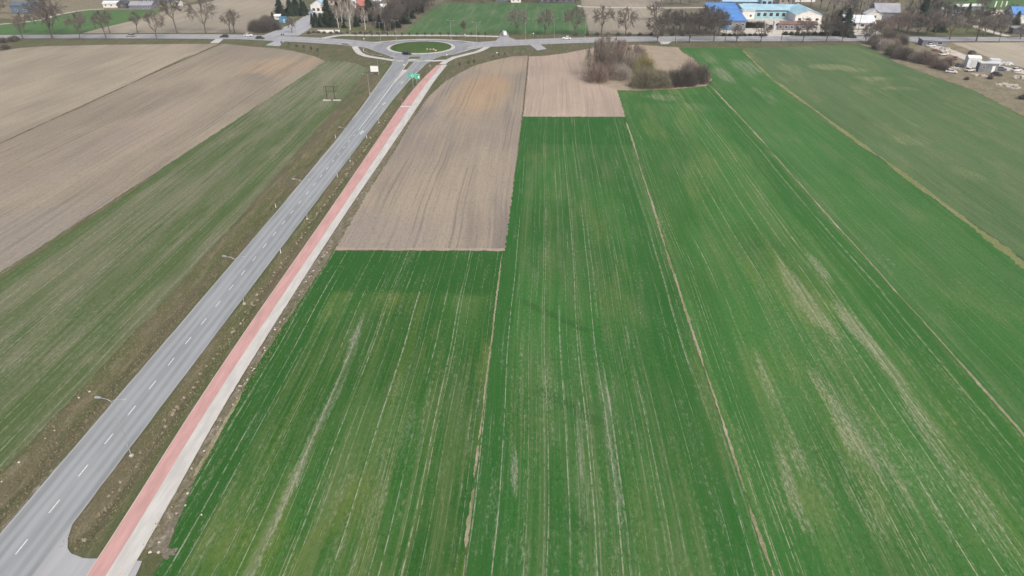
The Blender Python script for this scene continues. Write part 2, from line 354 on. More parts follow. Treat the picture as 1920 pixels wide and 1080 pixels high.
class MB:
    def __init__(s): s.v = []; s.f = []
    def quad(s, a, b, c, d):
        n = len(s.v); s.v += [a, b, c, d]; s.f.append((n, n+1, n+2, n+3))
    def tri(s, a, b, c):
        n = len(s.v); s.v += [a, b, c]; s.f.append((n, n+1, n+2))
    def box(s, x0, x1, y0, y1, z0, z1):
        n = len(s.v)
        s.v += [(x0, y0, z0), (x1, y0, z0), (x1, y1, z0), (x0, y1, z0), (x0, y0, z1), (x1, y0, z1), (x1, y1, z1), (x0, y1, z1)]
        s.f += [tuple(n+i for i in q) for q in ((0, 3, 2, 1), (4, 5, 6, 7), (0, 1, 5, 4), (1, 2, 6, 5), (2, 3, 7, 6), (3, 0, 4, 7))]
        return s
    def tube(s, pts, radii, sides=6, cap=True):
        n0 = len(s.v); k = len(pts)
        for i, p in enumerate(pts):
            p = Vector(p); a = Vector(pts[max(0, i-1)]); b = Vector(pts[min(k-1, i+1)]); d = (b-a)
            if d.length < 1e-6: d = Vector((0, 0, 1))
            d.normalize(); u = d.orthogonal().normalized(); w_ = d.cross(u)
            for j in range(sides):
                t = 2*pi*j/sides
                q = p+(u*cos(t)+w_*sin(t))*radii[i]; s.v.append(tuple(q))
        for i in range(k-1):
            for j in range(sides):
                a = n0+i*sides+j; b = n0+i*sides+(j+1) % sides
                s.f.append((a, b, b+sides, a+sides))
        if cap:
            s.f.append(tuple(n0+(sides-1-j) for j in range(sides))); s.f.append(tuple(n0+(k-1)*sides+j for j in range(sides)))
        return s
    def prism(s, poly, z0, z1):
        n = len(s.v); k = len(poly)
        s.v += [(x, y, z0) for x, y in poly]+[(x, y, z1) for x, y in poly]
        for i in range(k):
            j = (i+1) % k; s.f.append((n+i, n+j, n+k+j, n+k+i))
        for t in tessellate_polygon([[Vector((x, y, 0)) for x, y in poly]]):
            s.f.append(tuple(n+k+i for i in t)); s.f.append(tuple(n+i for i in reversed(t)))
        return s
    def side_prism(s, poly, y0, y1):              # outline in x,z extruded along y
        n = len(s.v); k = len(poly)
        s.v += [(x, y0, z) for x, z in poly]+[(x, y1, z) for x, z in poly]
        for i in range(k):
            j = (i+1) % k; s.f.append((n+i, n+k+i, n+k+j, n+j))
        s.f.append(tuple(n+i for i in range(k))); s.f.append(tuple(n+k+i for i in reversed(range(k))))
        return s
    def build(s, name, mat, parent=None, smooth=False, recalc=False):
        me = bpy.data.meshes.new(name); me.from_pydata(s.v, [], s.f)
        if recalc:
            b = bmesh.new(); b.from_mesh(me); bmesh.ops.recalc_face_normals(b, faces=b.faces); b.to_mesh(me); b.free()
        me.materials.append(M[mat] if isinstance(mat, str) else mat)
        if smooth: me.polygons.foreach_set('use_smooth', [True]*len(me.polygons))
        me.update()
        return link(bpy.data.objects.new(name, me), parent)

def dense(poly, step, jit, closed=True, r=rnd):
    out = []; k = len(poly)
    for i in range(k if closed else k-1):
        a = poly[i]; b = poly[(i+1) % k]; L = hypot(b[0]-a[0], b[1]-a[1]); n = max(1, int(L/step))
        nx, ny = -(b[1]-a[1])/max(L, 1e-6), (b[0]-a[0])/max(L, 1e-6)
        for j in range(n):
            t = j/n; d = 0 if j == 0 else r.uniform(-jit, jit)
            out.append((a[0]+(b[0]-a[0])*t+nx*d, a[1]+(b[1]-a[1])*t+ny*d))
    if not closed: out.append(poly[-1])
    return out
def sheet(name, poly, z, mat, label, step=2.0, jit=0.0, kind='structure', parent=None, cat=None):
    if jit > 0: poly = dense(poly, step, jit)
    m = MB(); m.v = [(x, y, z) for x, y in poly]
    area = sum(poly[i][0]*poly[(i+1) % len(poly)][1]-poly[(i+1) % len(poly)][0]*poly[i][1] for i in range(len(poly)))
    for t in tessellate_polygon([[Vector((x, y, 0)) for x, y in poly]]):
        a, b, c = (Vector(m.v[i]) for i in t)
        m.f.append(t if (b-a).cross(c-a).z > 0 else t[::-1])
    o = m.build(name, mat, parent)
    return tag(o, label, cat, None, kind)
def smooth_line(pts, n=8):
    out = []
    for i in range(len(pts)-1):
        p0 = pts[max(0, i-1)]; p1 = pts[i]; p2 = pts[i+1]; p3 = pts[min(len(pts)-1, i+2)]
        for j in range(n):
            t = j/n
            out.append(tuple(.5*(2*p1[k]+(p2[k]-p0[k])*t+(2*p0[k]-5*p1[k]+4*p2[k]-p3[k])*t*t+(3*p1[k]-p0[k]-3*p2[k]+p3[k])*t**3) for k in (0, 1)))
    out.append(pts[-1]); return out
def ribbon_poly(line, w):
    L = []; Rr = []
    for i, p in enumerate(line):
        a = line[max(0, i-1)]; b = line[min(len(line)-1, i+1)]
        d = Vector((b[0]-a[0], b[1]-a[1])); d.normalize() if d.length else None
        ww = w[i] if isinstance(w, (list, tuple)) else w
        L.append((p[0]-d.y*ww/2, p[1]+d.x*ww/2)); Rr.append((p[0]+d.y*ww/2, p[1]-d.x*ww/2))
    return L, Rr
def ribbon(name, line, w, z, mat, label, parent=None, kind='structure', jit=0.0, thick=0.0):
    L, Rr = ribbon_poly(line, w); m = MB(); k = len(L)
    for i in range(k):
        j1, j2 = rnd.uniform(-jit, jit), rnd.uniform(-jit, jit)
        m.v.append((L[i][0]+j1, L[i][1], z)); m.v.append((Rr[i][0]+j2, Rr[i][1], z))
    for i in range(k-1): m.f.append((2*i, 2*i+1, 2*i+3, 2*i+2))
    return tag(m.build(name, mat, parent), label, None, None, kind)
def circle(c, r, n=64): return [(c[0]+r*cos(2*pi*i/n), c[1]+r*sin(2*pi*i/n)) for i in range(n)]
def PP(*pts): return [P(x, y) for x, y in pts]

# ------------------------------------------------------------------ ground, with the two roadside ditches
def gz(u, v):
    if not (-70.5 < u < -43.2 and 20 < v < 318): return 0.0
    f = min(1, (v-20)/10, (318-v)/40)
    z = 0.0
    d = abs(u+66.0)
    if d < 2.6: z -= .75*f*(.5+.5*cos(pi*d/2.6))
    g = min(1, max(0, (v-50.5)/3.0))
    d = abs(u+52.7)
    if d < 1.7: z -= .5*f*g*(.5+.5*cos(pi*d/1.7))
    return z
m = MB()
us = [-6000, -900, -300, -150, -90]+[-70.5+i*.5 for i in range(55)]+[-43, -20, 60, 200, 600, 2000, 6000]
vs_ = [-3000, -200, 0, 20]+[21+i for i in range(298)]+[330, 450, 600, 900, 2000, 8000]
rg = random.Random(3)
for v in vs_:
    for u in us:
        inside = -70 < u < -43.4 and 22 < v < 317 and not (-63.4 < u < -54.2) and not (-50.6 < u < -45.2)
        m.v.append((u, v, gz(u, v)+(rg.uniform(-.05, .06) if inside else 0)-.02))
nu = len(us)
for j in range(len(vs_)-1):
    for i in range(nu-1): m.f.append((j*nu+i, j*nu+i+1, (j+1)*nu+i+1, (j+1)*nu+i))
tag(m.build('ground', 'verge', None, True), 'rough dry grass ground and roadside ditches between fields and road', None, None, 'structure')

# ------------------------------------------------------------------ fields
U0 = 20
sheet('green_field', [(-40.5, U0), (-41.8, 50.6), (-43.5, 62), (-44.6, 87.4), (-43.2, 127.5), (-7.2, 129.4), (-7.5, U0)], .02, 'crop_near', 'green winter crop field beside the red cycle path', 1.2, .14)
sheet('green_field', [(-7.5, U0), (-7.3, 129.4), (-6.4, 231), (28.6, 232.6), (28.4, 180), (27, 114), (26.6, U0)], .024, 'crop_mid', 'long green crop strip ending at the small ploughed field', 1.2, .14)
sheet('green_field', [(26.6, U0), (27, 114), (28.4, 180), (28.6, 232.6), (28.9, 270), (45, 272), (66.5, 279.5), (68, 227), (68, U0)], .028, 'crop_right', 'green crop strip with pale thin patches below the shrub clump', 1.2, .14)
topF = PP((1275, 90), (1330, 89.5), (1390, 91))
sheet('green_field', [(68, U0), (68, 227), (66.5, 279)]+topF+[P(1450, 150), P(1540, 225), (97, 196), (98.5, 162), (100, 135), (100, U0)], .032, 'crop_far_right', 'smooth green crop strip reaching the main road verge', 1.5, .18)
sheet('green_field', [(100.2, U0), (100.2, 135), (98.7, 162), (97.2, 196), P(1541, 225), P(1451, 150)]+PP((1391, 91), (1500, 87), (1612, 84.5), (1640, 95), (1680, 118), (1750, 144), (1830, 172), (1925, 222))+[(215, 180), (330, 120), (330, U0)], .036, 'crop_grey', 'grey green crop field reaching the scrap yard', 2.0, .25)
sheet('ploughed_field', PP((628, 469), (947, 470), (978, 222), (990, 104.5), (960, 106), (930, 112), (890, 123), (860, 138), (835, 153), (805, 180), (775, 222), (735, 290), (695, 352)), .040, 'soil_mid', 'bare ploughed field between red cycle path and green strip', .55, .26)
sheet('ploughed_field', PP((981, 219), (1172, 219), (1157, 168), (1322, 161), (1272, 89), (1216, 86), (1150, 89), (1100, 92), (1060, 100), (1020, 105), (992, 106)), .044, 'soil_mid2', 'small bare ploughed field below the shrub clump', .6, .3)
lf_top = PP((690, 130), (668, 119), (640, 114), (612, 114))
sheet('green_field', [(-69.6, U0), (-69.4, 63), (-69, 80), (-69.2, 110), (-70, 140), (-72.3, 215)]+lf_top+[(-104.2, 175), (-107, 115), (-108, U0)], .020, 'crop_left', 'striped grey green field across the road ditch', 1.5, .2)
sheet('ploughed_field', [(-108.2, U0), (-107.2, 115), (-104.4, 175)]+PP((610, 115), (588, 105), (555, 97), (520, 91), (480, 88), (416, 82))+[(-165, 269), (-164, 194), (-164, U0)], .026, 'soil_left', 'broad bare ploughed field left of the striped field', 1.5, .2)
sheet('ploughed_field', [(-164.6, U0), (-164.6, 194), (-165.4, 269)]+PP((410, 82), (200, 84), (80, 87), (30, 91), (-30, 102), (-130, 100))+[(-420, 300), (-420, U0)], .030, 'soil_upper', 'pale bare ploughed field behind the thin dark balk', 1.5, .2)
# beyond the main road
sheet('green_field', PP((-40, 66), (-40, 52), (60, 40), (112, 28), (160, 20), (305, 19), (285, 30), (235, 41), (185, 53), (150, 62)), .022, 'crop_far2', 'bright green field wedge behind the roadside trees', 2, .3)
sheet('ploughed_field', PP((152, 62.5), (187, 53.5), (237, 41.5), (288, 30), (310, 18), (400, 2), (440, -20), (560, -20), (540, 12), (490, 61)), .026, 'soil_far', 'tan bare field behind the bare roadside trees', 2, .3)
sheet('ploughed_field', PP((60, 38), (112, 27), (160, 18.5), (300, 18), (380, 0), (200, -20), (-60, -20), (-60, 30)), .018, 'yardgrass', 'rough brown ground around the far farm sheds', 2, .3)
sheet('green_field', PP((752, 62.5), (775, 46), (800, 25), (832, 6), (1088, 7), (1097, 30), (1104, 63)), .022, 'crop_far', 'striped green field behind the roundabout', 2, .3)
sheet('ploughed_field', PP((1105, 63), (1098, 30), (1090, 7), (1085, -15), (1245, -15), (1240, 40), (1235, 64)), .026, 'soil_far', 'tan meadow field beside the far green field', 2, .3)
sheet('green_field', PP((1748, 24), (1920, 19.5), (2060, 16), (2060, -40), (1700, -40)), .022, 'crop_far2', 'green field behind the far village sheds', 2, .3)
sheet('ploughed_field', PP((1782, 80), (1920, 79.5), (2080, 79), (2100, 160), (1990, 145), (1920, 128), (1865, 112), (1815, 92)), .026, 'soil_right', 'pale bare field behind the scrap yard', 2, .3)
sheet('waste_ground', PP((1640, 94), (1612, 83), (1720, 77), (1785, 80), (1820, 94), (1870, 113), (1920, 129), (2050, 160), (2050, 300), (1925, 221), (1830, 171), (1750, 143), (1680, 117)), .016, 'yardgrass', 'rough rubble ground of the scrap yard', 2, .4)
sheet('meadow', PP((1700, 67), (1770, 50), (1830, 47), (1900, 66)), .020, 'meadow', 'grassy plot across the main road', 2, .3)
sheet('village_ground', PP((1236, 66), (1240, 20), (1244, -30), (1700, -30), (1742, 24), (1925, 21), (2060, 18), (2060, 68), (1700, 67), (1560, 67)), .014, 'village', 'rough brown ground between the village gardens', 2, .4)
sheet('village_ground', PP((560, 66), (596, 30), (600, -20), (850, -20), (830, 4), (798, 25), (773, 46), (750, 64)), .014, 'village', 'rough brown ground under the birches and spruces', 2, .4)
sheet('lawn', PP((630, 66), (640, 50), (735, 52), (742, 66)), .020, 'meadow', 'grass plot below the birches', 2, .3)

# balks between the strips
def balk(u0, u1, v0, v1, wd, mat, label, z=.05, wig=.25, step=1.2):
    step = .6; n = max(2, int(abs(v1-v0)/step)); line = []; ww = []; wk = 0.0; ws = 1.0
    for i in range(n+1):
        t = i/n; wk = wk*.985+rnd.gauss(0, wig*.11); ws = max(.45, min(1.4, ws+rnd.gauss(0, .10)))
        line.append((u0+(u1-u0)*t+wk+rnd.uniform(-.06, .06), v0+(v1-v0)*t)); ww.append(max(.05, wd*ws*rnd.uniform(.7, 1.15)*min(1, 8*t+.2, 8*(1-t)+.2)))
    return ribbon('field_balk', line, ww, z, mat, label)
for a, b, w_ in ((20, 52, .28), (53, 62, .36), (64, 70, .34), (71, 76, .25)): balk(-7.7, -7.65, a, b, w_, 'balk', 'pale broken balk at the near end of two green strips', wig=.12)
balk(-7.6, -7.7, 76, 127, .24, 'balk', 'thin pale balk running up to the ploughed field corner', wig=.12)
for a, b in ((20, 51.5), (52.0, 61), (63, 89), (89.5, 132), (132.5, 187), (188, 226)):
    balk(26.7+.012*max(0, a-100), 26.7+.012*max(0, b-100), a, b, .5 if b > 61 else .6, 'balk', 'tan broken balk between the middle and right strips', wig=.18)
balk(68.2, 68, 20, 108, .42, 'balk', 'narrow brown balk beside the smooth strip', wig=.2)
balk(68, 67.6, 108, 200, .5, 'balk', 'narrow tan balk beside the smooth strip', wig=.2)
balk(67.8, 66.4, 200, 277, .6, 'balk', 'pale balk running to the shrub clump', wig=.3)
balk(100, 97.6, 40, 195, 1.9, 'balk_yellow', 'wide yellowish grass balk before the grey green field', wig=.3)
balk(97.4, 94.2, 195, 289, 1.7, 'balk_yellow', 'yellowish grass balk between right fields', wig=.5)
balk(94.2, 97.2, 289, 352, 1.2, 'balk_yellow', 'pale grass balk near the main road', wig=.3)
balk(-107.6, -104.2, 60, 175, .9, 'balk_dark', 'dark ragged edge of the left ploughed field', wig=.2)
balk(-164.2, -164.4, 120, 250, .9, 'balk_dark', 'thin dark balk between two ploughed fields', wig=.3)
balk(-164.4, -166.4, 250, 330, .8, 'balk_dark', 'thin far dark balk between two ploughed fields', wig=.3)
balk(-6.4, -7, 236, 330, .45, 'balk_dark', 'dark furrow between the two bare soil fields', wig=.25)
balk(-43.8, -44.4, 62, 80, .45, 'balk', 'pale concrete coloured edge strip beside crop', wig=.08)
ribbon('sandy_edge', [(-62.75-.12*sin(i*.7), 30+i*.8) for i in range(44)], [rnd.uniform(.1, .75) for _ in range(44)], .085, 'rubble', 'pale sandy edge of the asphalt road', jit=.1)
ribbon('field_edge', [(-43.2+i*1.5, 128.4+.05*i+rnd.uniform(-.15, .15)) for i in range(25)], [rnd.uniform(.7, 1.5) for _ in range(25)], .054, 'soil_mid2', 'pale turned soil along the ploughed field end')
ribbon('field_edge', [(-5.8+i*1.4, 232.2+.04*i+rnd.uniform(-.2, .2)) for i in range(25)], [rnd.uniform(.8, 1.8) for _ in range(25)], .058, 'soil_mid2', 'pale turned soil along the small ploughed field')
sheet('dry_grass_patch', PP((1095, 150), (1130, 160), (1158, 169), (1230, 167), (1325, 161), (1335, 150), (1300, 110), (1262, 88), (1190, 84), (1110, 90), (1085, 120)), .062, 'dry', 'straw coloured dry grass under the shrub clump', 1.5, .6)
ribbon('dry_grass_edge', smooth_line(PP((1152, 168), (1190, 169), (1230, 168), (1280, 165), (1325, 160)), 10), [rnd.uniform(.9, 2.2) for _ in range(41)], .07, 'dry', 'pale straw fringe at the foot of the shrub clump', jit=.2)
sheet('trodden_patch', PP((303, 1034), (312, 1027), (322, 1030), (335, 1027), (330, 1040), (320, 1041), (313, 1050), (306, 1043)), .06, 'rubble', 'pale trodden patch at the field corner', .2, .2)

# ------------------------------------------------------------------ roads
ZR = .10
Ls = [(-62.5, -60), (-62.5, 150), (-63.1, 205), (-64.2, 240), (-65.8, 275), (-67.4, 312), (-69.2, 324), (-73.5, 336), (-70, 345), (-60, 350)]
Rs = [(-54.8, -60), (-54.9, 250), (-54.2, 280), (-52.2, 312), (-49.5, 324), (-45.5, 334), (-50, 345)]
road = sheet('road', Rs[:1]+Rs[1:]+[(-55, 350)]+Ls[::-1], ZR, 'asphalt', 'straight grey asphalt country road running to the roundabout', 3, .04)
RC = P(789.5, 89.3)                     # roundabout centre
# main road: north and south edges surveyed along its length
edge_n = PP((-400, 62), (-150, 65), (0, 66), (150, 65), (300, 64.2), (420, 64.6), (500, 66.5), (560, 69), (620, 72), (660, 75), (700, 79), (740, 80.5))
edge_s = PP((755, 104), (739, 109), (723, 102.8), (707, 97.5), (689, 90.3), (665, 87.5), (640, 84.5), (580, 80.5), (520, 77.5), (450, 74), (300, 72.6), (150, 72.2), (0, 72.3), (-150, 73), (-400, 75))
mw = sheet('main_road', edge_n+edge_s, ZR+.004, 'asphalt_main', 'pale main road west of the roundabout', 3, .03)
edge_n2 = PP((836, 80), (870, 80), (900, 79), (940, 76), (1000, 73.5), (1060, 71.3), (1130, 69.6), (1200, 68.6), (1400, 68.4), (1600, 68.5), (1920, 70), (2300, 74))
edge_s2 = PP((2300, 84), (1920, 77.8), (1600, 77.8), (1400, 77.6), (1200, 78.3), (1130, 79.6), (1060, 82), (1000, 84.5), (950, 87), (915, 88.5), (900, 90), (884, 92.8), (868, 97.5), (850, 102.8), (826, 105.5), (810, 100))
me_ = sheet('main_road', edge_n2+edge_s2, ZR+.008, 'asphalt_main', 'pale main road east of the roundabout', 3, .03)
ring = sheet('roundabout', circle(RC, 23.6, 72), ZR+.012, asphalt('roundabout_asphalt', (.245, .256, .27), 13, False), 'asphalt ring carriageway of the roundabout')
apron = MB(); apron.prism(circle(RC, 16.9, 72), ZR, ZR+.10)
tag(apron.build('apron', 'concrete', ring), 'pale paved apron ring around the island')
isl = MB(); n_ = 72; rr_ = [(15.2, ZR+.1), (15.1, ZR+.28), (12, .75), (8, 1.0), (4, 1.12), (.01, 1.15)]
for r_, z_ in rr_:
    for i in range(n_): isl.v.append((RC[0]+r_*cos(2*pi*i/n_), RC[1]+r_*sin(2*pi*i/n_), z_+rnd.uniform(-.03, .03)))
for k in range(len(rr_)-1):
    for i in range(n_): isl.f.append((k*n_+i, k*n_+(i+1) % n_, (k+1)*n_+(i+1) % n_, (k+1)*n_+i))
tag(isl.build('island_lawn', 'island', ring, True), 'domed green lawn of the roundabout island')

# driveways, side roads, yards
sheet('driveway', [(-55.2, 20), (-54.9, 54.5), (-54.2, 52.4), (-53.4, 51.0), (-52.4, 50.2), (-50.8, 49.7), (-49.2, 49.7), (-43.9, 49.6), (-43.3, 46), (-43.0, 20)], ZR-.02, 'asphalt_drive', 'pale grey driveway apron at the near road junction', .6, .05)
sheet('side_road', PP((492, 67), (540, 48), (560, 38), (576, 26), (590, 12), (598, 12), (596, 28), (592, 45), (575, 58), (560, 67)), ZR-.03, 'asphalt_drive', 'grey side road climbing past the conifers', 2, .1)
sheet('field_entrance', PP((393, 81), (408, 71), (422, 71), (410, 81)), ZR-.03, 'concrete', 'short pale field entrance off the main road')
sheet('field_entrance', PP((498, 85), (515, 77), (534, 78), (524, 87)), ZR-.034, 'asphalt_drive', 'grey field entrance opposite the side road')
sheet('field_entrance', PP((994, 84.5), (1012, 83), (1025, 92), (1008, 95)), ZR-.03, 'asphalt_drive', 'grey field entrance east of the roundabout')
sheet('field_entrance', PP((1236, 78), (1260, 78), (1252, 83), (1240, 83)), ZR-.034, 'concrete', 'pale field entrance behind the shrub clump')
sheet('side_road', PP((928, 78), (936, 70), (938, 62), (952, 62), (955, 70), (968, 75)), ZR-.028, 'asphalt_main', 'short side road joining east of the roundabout')
sheet('yard', PP((1395, 69), (1350, 60), (1390, 36), (1480, 34), (1540, 36), (1545, 60), (1470, 69)), .05, 'gravel', 'pale paved yard of the blue works', 2, .2)
sheet('yard', PP((1585, 66), (1590, 56), (1640, 56), (1660, 66)), .05, 'gravel', 'pale yard of the white house', 2, .2)
ribbon('farm_track', smooth_line(PP((1722, 78), (1755, 88), (1800, 104), (1840, 118), (1900, 132), (2000, 150)), 6), 7.0, .05, 'gravel', 'pale gravel track into the scrap yard', jit=.3)
ribbon('farm_track', smooth_line(PP((-60, 50), (60, 40), (112, 27), (160, 19), (195, 17)), 6), 3.0, .05, 'gravel', 'pale track along the bright green wedge', jit=.3)
ribbon('farm_track', smooth_line(PP((1795, 40), (1812, 44), (1830, 50), (1860, 60), (1890, 68)), 6), 5.0, .05, 'gravel', 'pale track among the village gardens', jit=.3)
ribbon('farm_track', smooth_line(PP((1085, 10), (1100, 13), (1240, 15), (1330, 14)), 6), 4.0, .05, 'gravel', 'pale track at the far end of the tan meadow', jit=.3)

# cycle path and footpath, side by side
bl = [(-49.1, 15), (-49.0, 47.6), (-49.9, 75), (-50.2, 100), (-50.1, 147), (-50.3, 200), (-50.4, 246), (-49.4, 280), (-47.0, 311)]
bm = [(-46.9, 15), (-46.9, 47.6), (-47.8, 75), (-47.9, 100), (-47.5, 147), (-47.1, 200), (-46.9, 242), (-46.3, 280), (-44.8, 312)]
br = [(-44.4, 15), (-44.5, 47.7), (-45.7, 75), (-46.0, 100), (-45.8, 147), (-44.9, 200), (-44.3, 242), (-43.9, 280), (-42.6, 312)]
for nm, A, B, mt, lb in (('cycle_path', bl, bm, 'red', 'straight red paved cycle path beside the road'), ('footpath', bm, br, 'foot', 'pale grey paved footpath along the red cycle path')):
    a = smooth_line(A, 48); b = smooth_line(B, 48)
    mm = MB()
    for p, q in zip(a, b):
        j = rnd.uniform(-.09, .05)
        mm.v += [(p[0]+(j if nm == 'cycle_path' else 0), p[1], .10), (q[0]+(rnd.uniform(-.07, .10) if nm == 'footpath' else 0), q[1], .10)]
    for i in range(len(a)-1): mm.f.append((2*i, 2*i+1, 2*i+3, 2*i+2))
    pth = tag(mm.build(nm, mt), lb, None, None, 'structure')
    if nm == 'cycle_path': cyc = pth
    kb = MB()                                        # flush concrete edging along the path's outer side
    for p in (a if nm == 'cycle_path' else b): sx = -1 if nm == 'cycle_path' else 1; kb.v += [(p[0]-.05, p[1], .118), (p[0]+.05, p[1], .118)]
    for i in range(len(a)-1): kb.f.append((2*i, 2*i+1, 2*i+3, 2*i+2))
    kb.build('edging', 'gravel', pth)
for v0 in (241.5,):
    x = MB().box(-50.4, -47.0, v0, v0+1.0, .102, .106); x.build('paint_band', 'mark', cyc)

# paths round the junction (surveyed centre lines)
ribbon('footpath', smooth_line(PP((665, 87.5), (669, 94), (675, 100.5), (686, 105), (700, 107.8), (716, 110), (738, 113.7)), 6), 3.0, ZR+.02, 'concrete', 'pale curved path southwest of the roundabout')
ribbon('footpath', PP((765, 113), (771, 113), (779, 113)), 2.8, ZR+.024, 'concrete', 'pale crossing path over the splitter island')
ribbon('footpath', smooth_line(PP((798, 114), (815, 114.5), (838, 113.5)), 8), 3.2, ZR+.032, 'concrete', 'pale crossing path right of the south arm')
ribbon('footpath', smooth_line(PP((829, 121), (838, 114.5), (852, 108.3), (872, 103.3), (897, 96.7), (914, 88.5)), 8), 3.0, ZR+.028, 'concrete', 'pale curved path southeast of the roundabout')
ribbon('footpath', smooth_line(PP((606, 72), (625, 68.5), (645, 66.5), (700, 67), (800, 66.8), (880, 67.5), (935, 69)), 8), 4.0, ZR+.02, 'concrete', 'pale path behind the row of young trees')
ribbon('footpath', smooth_line(PP((700, 80), (725, 78), (755, 75.5), (790, 74.4), (830, 75), (860, 77), (890, 80)), 8), 1.8, ZR+.03, 'concrete', 'narrow pale path along the north of the roundabout')
# splitter islands
def island(poly, label):
    o = MB().prism(poly, ZR, ZR+.14).build('splitter_island', 'verge'); tag(o, label, None, None, 'structure')
    L, Rr = ribbon_poly(poly+poly[:2], .3); k = MB(); n = len(poly)+1
    for i in range(n): k.v += [(L[i][0], L[i][1], ZR+.16), (Rr[i][0], Rr[i][1], ZR+.16)]
    for i in range(n-1): k.f.append((2*i, 2*i+1, 2*i+3, 2*i+2))
    k.build('kerb', 'concrete', o)
    return o
island(PP((766, 116.5), (777.5, 116.5), (764, 131), (756, 131)), 'grass splitter island on the south arm')
island(PP((767, 107), (790, 107), (786, 110.5), (765, 110.5)), 'grass splitter island beside the ring')
sheet('splitter_nose', PP((755, 131), (765.5, 131), (752, 144), (738.5, 157), (745, 146)), ZR+.016, 'concrete', 'pale painted nose of the south splitter island')
island(PP((681, 93), (684, 91), (689, 90.8), (706.7, 97.8), (723, 103), (739, 109.3), (733, 109.8), (715, 106), (700, 103.3), (690, 100.8), (682, 97)), 'long grass bed between the west arm and path')
island(PP((811, 112.2), (827, 106), (850, 103), (868, 98), (884, 93.3), (901, 90.8), (893, 94.8), (871, 101.3), (850, 106.2), (838, 112), (825, 113)), 'long grass bed between the east arm and path')
island(PP((638, 81.5), (652, 82.5), (656, 85), (642, 84)), 'small grass splitter island on the west arm')
# markings: each dash is a part of the road
def dash(parent, u, v, L=4.0, wd=.16, ang=0.0, mat='mark', z=ZR+.006, name='lane_dash'):
    key = (L, wd, mat)
    me = dash.cache.get(key)
    if me is None:
        me = bpy.data.meshes.new('lane_dash'); me.from_pydata([(-wd/2, -L/2, 0), (wd/2, -L/2, 0), (wd/2, L/2, 0), (-wd/2, L/2, 0)], [], [(0, 1, 2, 3)]); me.materials.append(M[mat]); dash.cache[key] = me
    o = bpy.data.objects.new(name, me); link(o, parent); o.location = (u, v, z); o.rotation_euler = (0, 0, ang)
    return o
dash.cache = {}
v = 44.87
while v < 216:
    dash(road, -58.72, v, 2.1, .14); v += 6.02
line_v = smooth_line([(-58.7, 214), (-58.95, 240), (-59.6, 268), (-60.1, 285)], 8)
ribbon('centre_line', line_v, .22, ZR+.006, 'mark', None, road, None)
ribbon('edge_line', smooth_line([(-63.6, 225), (-63.9, 240), (-65.5, 275), (-67.1, 312)], 8), .14, ZR+.006, 'mark_old', None, road, None)
ribbon('edge_line', smooth_line([(-55.2, 225), (-55.2, 250), (-54.5, 280), (-52.5, 312)], 8), .14, ZR+.006, 'mark_old', None, road, None)
# lane arrows
def arrow(u, v, mat, a=0.0):
    mm = MB(); z = 0
    for pts in ([(-.14, -2.2), (.14, -2.2), (.14, .4), (-.14, .4)], [(-.55, .4), (.55, .4), (0, 2.2)], [(-.14, -.9), (-.75, -.2), (-.75, .2), (-.14, -.4)]):
        k = len(mm.v); mm.v += [(x, y, z) for x, y in pts]; mm.f.append(tuple(range(k, k+len(pts))))
    o = mm.build('lane_arrow', mat, road); o.location = (u, v, ZR+.007); o.rotation_euler = (0, 0, a)
arrow(-56.9, P(677, 249)[1], 'mark'); arrow(-57.0, P(717, 195)[1], 'mark_old'); arrow(-56.5, P(747, 155)[1], 'mark_old', .04)
# zebra stripes on the south arm
for x0, x1, y in ((743, 757, 114.5), (779, 797, 114.5)):
    a = P(x0, y); b = P(x1, y); n = 5
    for i in range(n):
        t = (i+.5)/n; dash(road, a[0]+(b[0]-a[0])*t, a[1]+(b[1]-a[1])*t, 3.4, .34, 0, 'mark_old', ZR+.02, 'zebra_stripe')
# main road centre and edge lines
def mid(e1, e2, n, f):
    a = smooth_line(e1, 6); b = smooth_line(e2, 6); out = []
    for i in range(n):
        t = i/(n-1); p = a[int(t*(len(a)-1))]; q = b[int(t*(len(b)-1))]; out.append((p[0]+(q[0]-p[0])*f, p[1]+(q[1]-p[1])*f))
    return out
for par, e1, e2 in ((mw, edge_n[:10], edge_s[::-1][:10]), (me_, edge_n2[2:], edge_s2[::-1][2:])):
    for f, nm in ((.5, 'centre_line'), (.16, 'edge_line'), (.84, 'edge_line')):
        ribbon(nm, mid(e1, e2, 30, f), .3 if f == .5 else .22, ZR+.02, 'mark', None, par, None)

